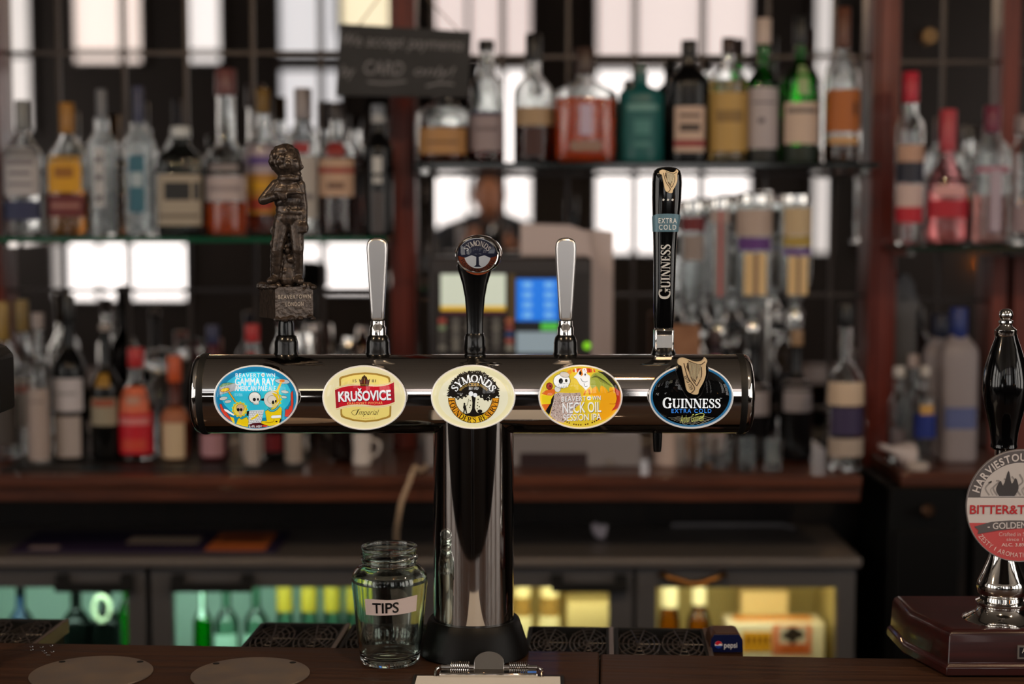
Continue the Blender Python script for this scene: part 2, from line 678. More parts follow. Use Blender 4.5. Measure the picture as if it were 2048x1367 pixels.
WA = WINDOW_LIGHT
WINS = [  # px left, px right, px top, px bottom, upright bars, rails, pane
    (-560, -200, -230, 500, [-440, -320], [112], glow(WA)),
    (-14, 74, -230, 262, [], [112], glow(WA * .4)),
    (163, 293, -230, 126, [258], [106], glow(WA * .62, (255, 240, 230))),
    (388, 449, -230, 126, [], [106], glow(WA * .62)),
    (568, 682, -230, 262, [648], [112, 142], glow(WA * .5, (236, 240, 245))),
    (684, 784, -230, 62, [], [], glow(WA * .62, (255, 244, 204))),
    (872, 1060, -230, 505, [938, 1006], [116, 142], glow(WA * .5, (255, 240, 236))),
    (1192, 1494, -230, 505, [1266, 1400], [118, 142], glow(WA * .5, (255, 242, 238))),
    (1622, 1656, -230, 505, [], [112], glow(WA * .4)),
    (1722, 1757, -230, 505, [], [112], glow(WA * .4)),
    (112, 136, 486, 596, [], [], glow(WA * .3)),
    (139, 375, 486, 597, [202, 263], [], glow(WA * 1.3)),
    (597, 643, 486, 548, [], [], glow(WA * 1.2)),
    (654, 746, 486, 583, [], [], glow(WA * 1.2)),
    (2150, 2420, -230, 505, [2240, 2330], [112], glow(WA)),
]
for wi, (a, b, t0, b0, bars, rails, gm) in enumerate(WINS):
    x0, x1, z1, z0 = X(a, YV), X(b, YV), min(3.32, Z(t0, YV)), Z(b0, YV)
    t = .022
    fr = MB().box(x0 - t, x0, YW, YW + .05, z0 - t, z1 + t).box(x1, x1 + t, YW, YW + .05, z0 - t, z1 + t)
    fr.box(x0, x1, YW, YW + .06, z0 - t, z0).box(x0, x1, YW, YW + .05, z1, z1 + t)
    for c in bars:
        fr.box(X(c, YV) - .014, X(c, YV) + .014, YW + .01, YW + .05, z0, z1)
    if len(rails) == 2:
        fr.box(x0, x1, YW + .01, YW + .05, Z(rails[1], YV), Z(rails[0], YV))
    elif rails:
        fr.box(x0, x1, YW + .01, YW + .05, Z(rails[0], YV) - .012, Z(rails[0], YV) + .012)
    o = struct('window_%d' % (wi + 1), fr, WFRAME, 'window with daylight on the wall facing the bar, reflected in the mirror')
    if len(rails) == 2 and b0 > 400:                   # frosted upper light over a clear lower one
        MB().box(x0, x1, YW + .008, YW + .02, Z(rails[1], YV), z1).build('pane', gm, o)
        MB().box(x0, x1, YW + .008, YW + .02, z0, Z(rails[1], YV)).build('pane', glow(WA * 1.05), o)
    else:
        MB().box(x0, x1, YW + .008, YW + .02, z0, z1).build('pane', gm, o)
for wi, (sx, y0, y1) in enumerate([(-1, -2.7, -1.7), (-1, -1.2, -.2), (-1, .3, 1.3), (1, -2.7, -1.7), (1, -1.2, -.2), (1, .3, 1.3)]):  # unseen side windows, added to brighten the bar and streak the chrome
    xa, xb = sorted((sx * 4.4, sx * 4.34))
    fr = MB().box(xa, xb, y0 - .03, y0, 1.0, 3.1).box(xa, xb, y1, y1 + .03, 1.0, 3.1).box(xa, xb, y0, y1, .97, 1.0).box(xa, xb, y0, y1, 3.07, 3.1)
    fr.box(xa, xb, (y0 + y1) / 2 - .014, (y0 + y1) / 2 + .014, 1.0, 3.07).box(xa, xb, y0, y1, 2.3, 2.33)
    o = struct('window_%d' % (wi + 20), fr, WFRAME, 'tall glowing window added in the side wall as fill light')
    xm = sx * 4.375
    MB().box(xm - .005, xm + .005, y0, y1, 1.0, 3.07).build('pane', glow(SIDE_FILL, (255, 248, 240)), o)

# ------------------------------------------------------------------ lamps hanging over the bar, above the picture
for k, (lx, ly, lz) in enumerate([(-1.15, 1.25, 2.55), (.25, 1.0, 2.62), (1.3, 1.3, 2.55)]):
    t = thing('pendant_lamp', ('brass pendant lamp over the left end of the bar', 'brass pendant lamp over the middle of the bar',
                               'brass pendant lamp over the bar near the hand pump')[k], 'lamp', (lx, ly, lz), group='pendant lamps over the bar')
    MB().lathe([(.02, .16), (.03, .15), (.05, .1), (.09, .05), (.13, 0), (.127, 0), (.085, .048), (.045, .098)], 28, caps=False).build('lamp_shade', pm('aged brass', (150, 112, 60), .3, 1), t)
    MB().tube([(0, 0, .15), (0, 0, 3.4 - lz)], .004).build('cord', BLACKM, t)
    MB().ball((0, 0, .012), .03).build('bulb', pm('lit bulb', (255, 214, 150), .4, em=130, emcol=(255, 205, 140)), t)
    ld = bpy.data.lights.new('pendant_light', 'SPOT')
    ld.energy = 22
    ld.color = (1, .76, .5)
    ld.spot_size = 2.95
    ld.spot_blend = .15
    ld.shadow_soft_size = .03
    lo = bpy.data.objects.new('pendant_light', ld)
    COL.objects.link(lo)
    lo.parent = t
    lo.location = (0, 0, -.03)

# ------------------------------------------------------------------ bar counter
RZ = -math.atan((2.062 - 1.988) / 1.31)     # the counter runs slightly askew to the camera
EC = 2.03                                    # depth of its far edge at x = 0
cut = X(1205, 2.0)
RM = Matrix.Translation((0, EC, 0)) @ Matrix.Rotation(RZ, 4, 'Z')
ct = thing('bar_counter', 'dark wooden bar counter carrying the tap tower and tips jar', 'bar counter', (0, EC, 0), RZ)
MB().box(-4.2, cut - .0008, -.66, 0, ZC - .045, ZC).build('counter_board', WOOD, ct, bevel=.003)
MB().box(cut + .0008, 3.9, -.66, -.004, ZC - .045, ZC - .0015).build('counter_board', WOOD, ct, bevel=.003)
MB().box(-4.2, 3.9, -.6, -.56, 0, ZC - .046).build('front_panel', MAHOG, ct)
MB().box(-4.2, 3.9, .003, .27, ZC - .18, ZC - .15).build('service_ledge', BLACKM, ct)
MB().box(-4.2, 3.9, -.02, .0, 0, ZC - .061).build('rear_panel', BLACKM, ct)


# two steel cover plates
for k, (px, py, r) in enumerate([(183, 1347, 121), (501, 1349, 118)]):
    c = onz(px, py, ZC)
    R = r * S(c.y, py)
    t = thing('cover_plate', ('round steel cover plate on the counter nearer the left picture edge', 'round steel cover plate on the counter nearer the tips jar')[k],
              'plate', (c.x, c.y, ZC), .05 * k, 'steel cover plates on the counter')
    MB().lathe([(R - .0006, 0), (R, .0006), (R, .0016), (R - .0006, .0022)], 64).build('disc', noise_mat('worn steel', (146, 134, 128), (166, 148, 132), .38, .8, scale=25, r2=.5), t)
    for sx in (-.66, .66):
        MB().lathe([(.0042, .0015), (.0042, .0025)], 16, c=(sx * R, R * .62, 0)).build('screw', RUBBER, t)

# water drops left of the plates
random.seed(5)
for i in range(9):
    c = onz(62 + random.random() * 45, 1289 + random.random() * 22, ZC)
    o = MB().ball((0, 0, 0), (.0022, .0022, .0012), 10, 6).build('water_drop', pm('water', (255, 255, 255), 0, trans=1, ior=1.33), None, (c.x, c.y, ZC + .0008))
    tag(o, 'tiny water drop on the wooden counter at the far left', 'water drop', 'water drops on the counter')

# ------------------------------------------------------------------ drip trays on the lower ledge
ZL = ZC - .034                   # underside of the drip grilles
ZSL = ZC - .15                   # lower service ledge


def drip_tray(px0, px1, label):
    y0, y1 = 2.05, 2.205
    x0, x1 = X(px0, 2.13, 1280), X(px1, 2.13, 1280)
    yy = -math.tan(-RZ) * (x0 + x1) / 2
    t = thing('drip_tray', label, 'drip tray', ((x0 + x1) / 2, (y0 + y1) / 2 + yy, ZL), RZ, 'black drip trays behind the counter')
    w, d = (x1 - x0) / 2, (y1 - y0) / 2
    fr = MB().box(-w, w, -d, d, ZSL - ZL + .0006, .004)
    for a in (-1, 1):
        fr.box(a * w - .003, a * w + .003, -d, d, .004, .02).box(-w, w, a * d - .003, a * d + .003, .004, .02)
    fr.build('tray', BLACKM, t, bevel=.001)
    g = MB()
    for q in (-1, 1):
        cx = q * w * .5
        for r in (.25, .5, .75, .97):
            g.tube([(cx + math.cos(a) * w * .48 * r, math.sin(a) * d * .93 * r, .018) for a in [2 * math.pi * i / 28 for i in range(28)]], .0013, 5, closed=True)
        for k in range(10):
            a = 2 * math.pi * k / 10
            g.tube([(cx, 0, .018), (cx + math.cos(a) * w * .5, math.sin(a) * d * .97, .018)], .0013, 5)
    g.build('grille', pm('worn black grille', (62, 56, 54), .4, .3), t)
    MB().box(w + .001, w + .007, -d, d, .002, .021).build('edge_strip', pm('worn steel strip', (150, 132, 122), .35, .9), t)


drip_tray(498, 672, 'black drip tray just left of the tips jar')
drip_tray(690, 866, 'black drip tray behind the tips jar')
drip_tray(1056, 1216, 'black drip tray just right of the chrome column')
drip_tray(1232, 1408, 'black drip tray beside the cola dispenser')
drip_tray(-90, 76, 'black drip tray at the far left edge')

# cola gun holder
c = P(1449, 1300, 2.11)
t = thing('soda_dispenser', 'small copper-sided cola dispenser head behind the counter', 'dispenser', (c.x, 2.11, ZL))
s = S(2.11, 1290)
zt = Z(1260, 2.11) - ZL
hw = 33 * s
body = [(-hw * 1.05, 0), (hw * 1.05, 0), (hw, zt * .75), (hw * .8, zt), (-hw * .8, zt), (-hw, zt * .75)]
MB().prism([(-hw, ZSL - ZL + .0006), (hw, ZSL - ZL + .0006)] + body[1:] + [body[0]], -.018, .03).build('body', pm('copper trim', (120, 84, 66), .35, .8), t, bevel=.004)
MB().prism([(p[0] * .93, zt * .38 + p[1] * .6) for p in body], -.020, -.0175).build('front_panel', pm('navy panel', (14, 22, 66), .3, coat=.5), t)
a = Art(1449, 1300, s)
a.text('pepsi', 1444, 1276, 1470, 1290, ink((225, 228, 240)), .01)
a.ell(1433, 1280, 7.5, 7.5, ink((238, 238, 240)))
a.put([[(1426, 1279)] + [(1433 + 7 * math.cos(t_), 1279.5 - 7 * math.sin(t_)) for t_ in [math.pi * i / 10 for i in range(10, -1, -1)]] + [(1436, 1278), (1431, 1281)]], ink((200, 24, 48)))
a.put([[(1433 + 7 * math.cos(t_), 1282 + 5.4 * math.sin(t_)) for t_ in [math.pi * i / 10 for i in range(11)]]], ink((20, 60, 160)))
# (panel sits on the front face)
o = a.build('logo', t)
o.location = (0, -.0203, Z(1300, 2.11) - ZL)

# ------------------------------------------------------------------ tap tower
XT = X(947, YT, 787)
ZB = Z(787, YT)
R = 79 * S(YT, 787)
tower = thing('tap_tower', 'polished steel T-shaped beer tap tower with five lit oval badges', 'beer tap tower', (XT, YT, ZC))


def tl(px, py, Y=YT):          # point in the tower's own frame
    p = P(px, py, Y)
    return Vector((p.x - XT, Y - YT, p.z - ZC))


rc = 80.5 * S(YT, 950)
zb = ZB - ZC
MB().lathe([(rc, .02), (rc, zb - R * .6)], 96).build('column', CHROME, tower)
MB().lathe([(.0685, 0), (.0705, .002), (.069, .012), (.0625, .032), (.0585, .044), (.0565, .046), (rc + .0005, .046), (rc + .0005, .02)], 72, caps=True).build('base_skirt', pm('black skirt', (6, 5, 5), .45, spec=.25), tower)
xl, xr = X(419, YT, 787) - XT, X(1472, YT, 787) - XT
MB().lathe([(R, xl), (R, xr)], 96, c=(0, 0, zb), axis='x').build('crossbar', CHROME, tower)
for sgn, xe in ((-1, xl), (1, xr)):
    MB().lathe([(R + .0012, xe), (R + .0016, xe + sgn * .002), (R + .0016, xe + sgn * .006), (R + .0008, xe + sgn * .008)], 72, c=(0, 0, zb), axis='x').build('gasket', RUBBER, tower)
    MB().lathe([(R + .0006, xe + sgn * .008), (R, xe + sgn * .011), (R * .96, xe + sgn * .0145), (R * .86, xe + sgn * .0175), (R * .6, xe + sgn * .02), (R * .3, xe + sgn * .021), (.001, xe + sgn * .0213)], 72, c=(0, 0, zb), axis='x').build('end_cap', CHROME2, tower)

# badges -------------------------------------------------------------
YB = YT - .064
mpx = S(YB, 793)
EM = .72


def badge(cx, cy, hx, hy, zx, zy, zs, label, rim, bg, draw, clear=True):
    """oval badge: chrome rim with a slight glow added, printed face under a clear dome. zx, zy, zs: the view its artwork is given in"""
    c = tl(cx, cy, YB)
    A, B = hx * mpx, hy * mpx
    n = 96
    E = [(math.cos(2 * math.pi * i / n), math.sin(2 * math.pi * i / n)) for i in range(n)]
    mb = MB()
    prof = [(.99, .038), (1.0, .004), (1.012, .001), (1.0, -.0022), (.975, -.0026), (.958, .0008), (.958, .004)]
    vs, fs = [], []
    for k, d in prof:
        for e in E:
            vs.append((e[0] * (A + (k - 1) * B), d, e[1] * B * k))
    for j in range(len(prof) - 1):
        for i in range(n):
            fs.append((j * n + i, j * n + (i + 1) % n, (j + 1) * n + (i + 1) % n, (j + 1) * n + i))
    mb.add(vs, fs[:n], 1).add(vs, fs[n:], 0)
    b = mb.build('badge', [rim, CHROME2], tower, c)
    b['label'] = label
    art = Art((cx - zx) * zs, (cy - zy) * zs, mpx / zs)
    art.ell(art.cx, art.cy, (hx - 2.4) * zs, (hy - 2.4) * zs, bg, n=72)
    draw(art)
    art.build('artwork', b, (0, .0035, 0))
    # clear dome
    dv, df = [], []
    rings = [1, .93, .8, .6, .35, .12]
    for k in rings:
        for e in E:
            dv.append((e[0] * (A - .03 * B) * k, .001 - .0085 * (1 - k ** 2) ** .8, e[1] * B * .965 * k))
    for j in range(len(rings) - 1):
        for i in range(n):
            df.append((j * n + i, j * n + (i + 1) % n, (j + 1) * n + (i + 1) % n, (j + 1) * n + i))
    df.append(tuple((len(rings) - 1) * n + i for i in range(n)))
    MB().add(dv, df).build('lens', thin_glass('badge lens', (252, 252, 252), (225, 228, 228), .02), b)
    return b


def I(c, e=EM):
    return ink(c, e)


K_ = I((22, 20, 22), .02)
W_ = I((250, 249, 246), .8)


def skull(a, x, y, r, tilt=1, c=(245, 240, 228)):
    a.ell(x, y, r, r * .95, I(c), K_, r * .09)
    a.poly([(x - r * .38, y + r * .55), (x + r * .72 * tilt, y + r * .5), (x + r * .66 * tilt, y + r * 1.16), (x + r * .4, y + r * 1.24), (x - r * .16, y + r * 1.2)], I(c), K_, r * .1)
    a.ell(x + r * .05, y + r * .1, r * .8, r * .78, I(c))
    a.ell(x - r * .08, y + r * .35, r * .27, r * .32, I((50, 46, 48), .1))
    a.ell(x + r * .55 * tilt, y + r * .32, r * .17, r * .25, I((50, 46, 48), .1))
    for k in range(4):
        a.line([(x - r * .1 + k * r * .2, y + r * .98), (x - r * .1 + k * r * .2, y + r * 1.25)], r * .05, K_)


def draw1(a):
    CY, Yl, Or, Rd = I((20, 172, 205)), I((250, 212, 10)), I((244, 170, 30)), I((226, 62, 42))
    a.ell(835, 640, 640, 430, I((48, 190, 216)))
    a.poly([(165, 480), (230, 425), (330, 412), (480, 428), (525, 500), (440, 560), (300, 600), (165, 632)], I((178, 178, 180)), K_, 8)
    a.poly([(165, 480), (230, 425), (330, 412), (440, 428), (330, 455), (200, 495)], I((120, 160, 110)))
    a.ell(265, 545, 82, 32, Or, K_, 7, rot=-.2)
    a.ell(262, 538, 70, 24, Yl, rot=-.2)
    a.line([(330, 575), (460, 770)], 34, K_)
    a.line([(330, 575), (460, 770)], 22, Or)
    a.ell(1315, 388, 132, 42, I((190, 198, 204)), K_, 6, rot=.12)
    a.ell(1312, 380, 48, 28, I((238, 130, 40)))
    a.put(strip([(1300, 395), (1215, 585)], [26, 52]), I((250, 190, 30)))
    for x, y, u, v in ((1360, 580, 68, 26), (1342, 675, 52, 24), (238, 700, 74, 30), (318, 758, 62, 27)):
        a.ell(x, y, u, v, I((208, 208, 200)), K_, 5, rot=.15 if x > 800 else -.15)
    # red rocks
    a.poly([(165, 810), (195, 800), (225, 880), (290, 960), (340, 1030), (395, 1120), (330, 1080), (250, 1010), (190, 920)], Rd, K_, 12)
    a.poly([(240, 890), (300, 905), (420, 990), (430, 1020), (350, 985), (260, 930)], W_, K_, 8)
    a.poly([(350, 1030), (420, 1060), (440, 1160), (400, 1140)], Yl)
    a.poly([(1470, 600), (1505, 560), (1512, 800), (1490, 930), (1410, 1035), (1355, 1030), (1372, 900), (1420, 905), (1440, 850), (1470, 830)], Rd, K_, 12)
    # brick wall
    a.poly([(705, 925), (975, 910), (920, 1150), (680, 1185)], I((236, 236, 236)), K_, 8)
    for k in range(7):
        f = k / 7
        a.line([(702 - 22 * f, 945 + 235 * f), (970 - 50 * f, 930 + 215 * f)], 5, I((90, 92, 100), .1))
        for j in range(6):
            u = (j + (k % 2) * .5) / 6
            x, y = 702 + 268 * u - 30 * f, 940 + 232 * f
            a.line([(x, y), (x - 4, y + 32)], 5, I((90, 92, 100), .1))
    # red ground
    a.poly([(690, 1180), (780, 1150), (900, 1140), (1000, 1165), (1070, 1190), (1010, 1225), (860, 1245), (720, 1235)], I((120, 26, 40), .2))
    a.poly([(930, 1205), (1040, 1155), (1070, 1195), (1010, 1225)], Rd)
    # left astronaut in yellow
    a.poly([(500, 1080), (545, 1045), (660, 1040), (692, 1100), (684, 1222), (590, 1205), (470, 1165)], Yl, K_, 10)
    a.poly([(520, 1045), (640, 1000), (665, 1035), (560, 1085)], I((30, 150, 170)), K_, 9)
    pts = []
    for i in range(26):
        t = 2 * math.pi * i / 26
        r = 125 if i % 2 else 150
        pts.append((535 + r * math.cos(t), 900 + r * math.sin(t)))
    a.poly(pts, Yl)
    a.ell(538, 900, 116, 118, I((250, 220, 80)), K_, 5)
    a.ell(548, 870, 70, 65, I((216, 180, 140)), K_, 6)
    a.poly([(500, 910), (600, 905), (575, 995), (530, 1000)], I((216, 180, 140)))
    a.ell(508, 905, 27, 30, K_)
    a.ell(562, 905, 24, 28, K_)
    a.poly([(665, 930), (710, 925), (690, 1020), (655, 1015)], K_)
    a.put(strip([(735, 1085), (820, 1040), (870, 990)], [26, 34, 40]), Yl)
    # right astronaut
    a.poly([(1000, 935), (1060, 905), (1240, 835), (1305, 870), (1290, 1090), (1240, 1175), (1070, 1205), (925, 1155), (935, 1115), (1030, 1110)], Yl, K_, 12)
    pts = []
    for i in range(30):
        t = 2 * math.pi * i / 30
        r = 150 if i % 2 else (185 if math.cos(t) > .1 else 152)
        pts.append((1130 + r * math.cos(t), 715 + r * math.sin(t)))
    a.poly(pts, Yl)
    a.ell(1122, 715, 142, 150, I((232, 226, 214)), K_, 5)
    a.poly([(1120, 590), (1230, 620), (1262, 740), (1200, 820), (1180, 660)], I((250, 205, 20)))
    a.ell(1130, 720, 80, 75, I((240, 226, 204)), K_, 5)
    a.poly([(1110, 770), (1215, 745), (1200, 850), (1140, 870)], I((236, 214, 130)))
    a.ell(1147, 768, 22, 34, K_)
    a.ell(1197, 748, 16, 28, K_)
    a.put(strip(smooth_line([(1050, 880), (1120, 925), (1200, 895), (1255, 835)]), 46), I((26, 120, 140)))
    a.put(strip(smooth_line([(1050, 880), (1120, 925), (1200, 895), (1255, 835)]), 18), I((90, 196, 206)))
    a.poly([(1100, 1040), (1130, 1010), (1280, 1000), (1290, 1050), (1130, 1062)], W_, K_, 8)
    a.line(smooth_line([(1000, 1130), (1080, 1140), (1150, 1120), (1160, 1080)]), 7, K_)
    a.ell(1205, 1120, 20, 14, K_)
    a.poly([(1255, 1130), (1280, 1060), (1300, 1100), (1270, 1150)], K_)
    a.line(smooth_line([(1310, 860), (1340, 930), (1330, 1080)]), 40, I((70, 180, 205)))
    skull(a, 815, 680, 105)
    a.poly([(930, 705), (985, 690), (985, 740), (930, 735)], K_)
    a.text('BEAVERT', 470, 236, 918, 312, W_, .004, space=1.15)
    a.ell(972, 262, 34, 32, W_)
    a.ell(960, 268, 9, 11, K_)
    a.ell(985, 268, 8, 10, K_)
    a.poly([(952, 285), (994, 285), (988, 302), (958, 302)], W_)
    a.text('WN', 1030, 236, 1190, 308, W_, .008, space=1.1)
    for dx in (-4, 4):
        a.text('GAMMA RAY', 462 + dx, 322, 1183 + dx, 458, W_)
    for dx in (-3, 3):
        a.text('AMERICAN PALE ALE', 457 + dx, 466, 1198 + dx, 560, W_)
    a.text('6.4% ABV', 705, 1188, 940, 1230, W_)


def draw2(a):
    Cr, Br, Yl, Rd = I((240, 226, 180)), I((172, 134, 52)), I((248, 222, 122)), I((206, 22, 40))
    O = [(345, 340), (362, 312), (400, 294), (600, 242), (820, 222), (1040, 240), (1230, 288), (1268, 312), (1280, 345), (1290, 600), (1296, 860), (1290, 1020), (1270, 1048), (1230, 1066), (1040, 1120), (820, 1140), (600, 1117), (420, 1062), (380, 1040), (364, 1005), (355, 700)]
    a.poly(O, Br)
    cx, cy = 820, 680
    a.poly([(cx + (x - cx) * .93, cy + (y - cy) * .925) for x, y in O], Yl)
    # cream ribbon backing and red ribbon
    top = smooth_line([(268, 545), (420, 492), (620, 464), (820, 470), (1040, 482), (1220, 458), (1346, 402)], 4)
    bot = smooth_line([(1358, 765), (1210, 815), (1000, 832), (800, 815), (600, 815), (420, 842), (285, 886)], 4)
    a.poly([(x, y - 34) for x, y in top] + [(x + 4, y + 40) for x, y in bot], Cr)
    a.put(strip([(x, y - 22) for x, y in top], 7), I((216, 170, 80)))
    a.put(strip([(x, y + 26) for x, y in bot], 7), I((216, 170, 80)))
    a.poly(top + bot, Rd)
    a.poly([(268, 545), (330, 522), (345, 868), (285, 886)], I((170, 24, 40)))
    a.poly([(1290, 430), (1346, 402), (1358, 765), (1295, 790)], I((172, 26, 42)))
    a.text('KRU\u0160OVICE', 336, 522, 1300, 758, I((70, 10, 16), .1), .035, rot=.035)
    a.text('KRU\u0160OVICE', 326, 512, 1290, 748, W_, .03, rot=.035)
    a.text('KR\u00c1LOVSK\u00dd PIVOVAR', 490, 752, 1135, 812, I((250, 196, 110)), .004, rot=.02, space=1.2)
    # crown
    G = I((96, 66, 30), .1)
    a.poly([(705, 338), (745, 372), (765, 305), (808, 285), (850, 305), (870, 372), (912, 338), (890, 440), (884, 478), (734, 478), (728, 440)], G)
    for x in (745, 785, 830, 872):
        a.poly([(x - 16, 425), (x, 335), (x + 16, 425)], I((150, 40, 36), .2))
    a.poly([(735, 440), (885, 440), (880, 462), (738, 462)], I((196, 150, 70), .3))
    a.line([(808, 330), (808, 430)], 12, I((206, 164, 80), .3))
    a.ell(808, 285, 15, 15, G)
    for x in (755, 782, 808, 834, 862):
        a.ell(x, 451, 7, 7, I((120, 26, 26), .1))
    a.text('15', 597, 352, 665, 406, K_, .01)
    a.text('81', 942, 352, 1018, 406, K_, .01)
    a.text('mperial', 698, 905, 1072, 1034, K_, -.006, shear=.42)
    a.line(smooth_line([(655, 992), (625, 1006), (588, 990), (572, 955), (596, 924), (640, 916)]), 7, K_)
    a.line(smooth_line([(696, 902), (676, 950), (652, 996)]), 17, K_)
    a.line(smooth_line([(640, 916), (680, 912), (730, 893)]), 7, K_)
    for k in range(9):
        a.line([(655 + k * 40, 1058 + (8 if k in (3, 4, 5) else 0)), (682 + k * 40, 1060 + (8 if k in (3, 4, 5) else 0))], 14, I((196, 172, 110)))


def draw3(a):
    Dk, Cr, Or = I((52, 44, 34), .03), I((246, 240, 222)), I((246, 160, 34))
    a.ell(878, 690, 640, 480, I((248, 240, 206)))
    cx, cy = 885, 690
    a.arcband(cx, cy, 335, 468, 180, 360, Dk)
    a.arcband(cx, cy, 348, 458, 181, 359, Or)
    a.arcband(cx, cy, 348, 458, 235, 305, I((250, 196, 30)))
    random.seed(3)
    outer = []
    for i in range(91):
        t = math.radians(180 - 2 * i)
        r = 478 + (14 if i % 2 else -10) + random.uniform(-18, 18)
        outer.append((cx - 5 + r * math.cos(t), 668 - r * .985 * math.sin(t)))
    low = [(1350, 690), (1310, 655), (1260, 700), (1225, 690), (1200, 745), (1170, 720), (1150, 765), (1120, 730), (1075, 740), (1050, 690), (1010, 700), (985, 650), (940, 660), (905, 690), (860, 690), (820, 655), (780, 640), (745, 690), (705, 665), (680, 720), (640, 690), (600, 735), (565, 700), (540, 680), (505, 690), (470, 660), (425, 680)]
    a.poly(outer + low, Dk)
    for i in range(26):
        t = math.radians(random.uniform(8, 172))
        r = random.uniform(425, 470)
        x, y = cx + r * math.cos(t), 668 - r * .98 * math.sin(t)
        if y < 330 or y > 500:
            a.ell(x, y, random.uniform(4, 9), random.uniform(4, 8), Cr, n=6)
    for i in range(22):
        a.ell(random.choice([random.uniform(580, 760), random.uniform(980, 1180)]), random.uniform(640, 700), random.uniform(4, 10), random.uniform(4, 10), Cr, n=6)
    a.arctext('SYMONDS', cx, 760, 424, 132, 150, 29, W_, serif=True)
    Gd = I((214, 176, 96))
    a.serif('CIDER', 790, 416, 988, 474, Gd)
    a.arctext('HEREFORD', cx, 760, 326, 40, 141, 110, Gd)
    a.arctext('PRESSERS', cx, 760, 326, 40, 70, 39, Gd)
    a.text('EST 1727', 802, 500, 978, 540, W_, .008)
    a.ell(838, 615, 42, 46, W_)
    a.ell(915, 640, 37, 39, W_)
    a.poly([(850, 680), (925, 680), (912, 780), (908, 880), (940, 950), (1010, 985), (960, 1010), (890, 1030), (800, 1015), (745, 985), (820, 960), (855, 890), (862, 780)], Dk)
    a.poly([(690, 965), (760, 985), (1095, 955), (1040, 1005), (890, 1035), (760, 1020)], Dk)
    a.ell(718, 800, 17, 22, Dk, n=12)
    a.poly([(700, 820), (740, 822), (752, 880), (768, 975), (748, 978), (728, 910), (712, 978), (692, 972), (706, 900), (692, 870)], Dk)
    a.line([(735, 850), (770, 820), (800, 705)], 8, Dk)
    a.ell(1000, 935, 46, 34, Dk, n=12)
    for x, y in ((968, 715), (962, 775), (955, 828), (990, 852), (952, 888), (825, 740), (828, 825), (815, 862)):
        a.ell(x, y, 11, 12, Dk, n=8)
    a.arctext("FOUNDER'S RESERVE", cx, cy, 404, 98, 184, 356, I((60, 36, 14), .05), serif=True, inside=True)


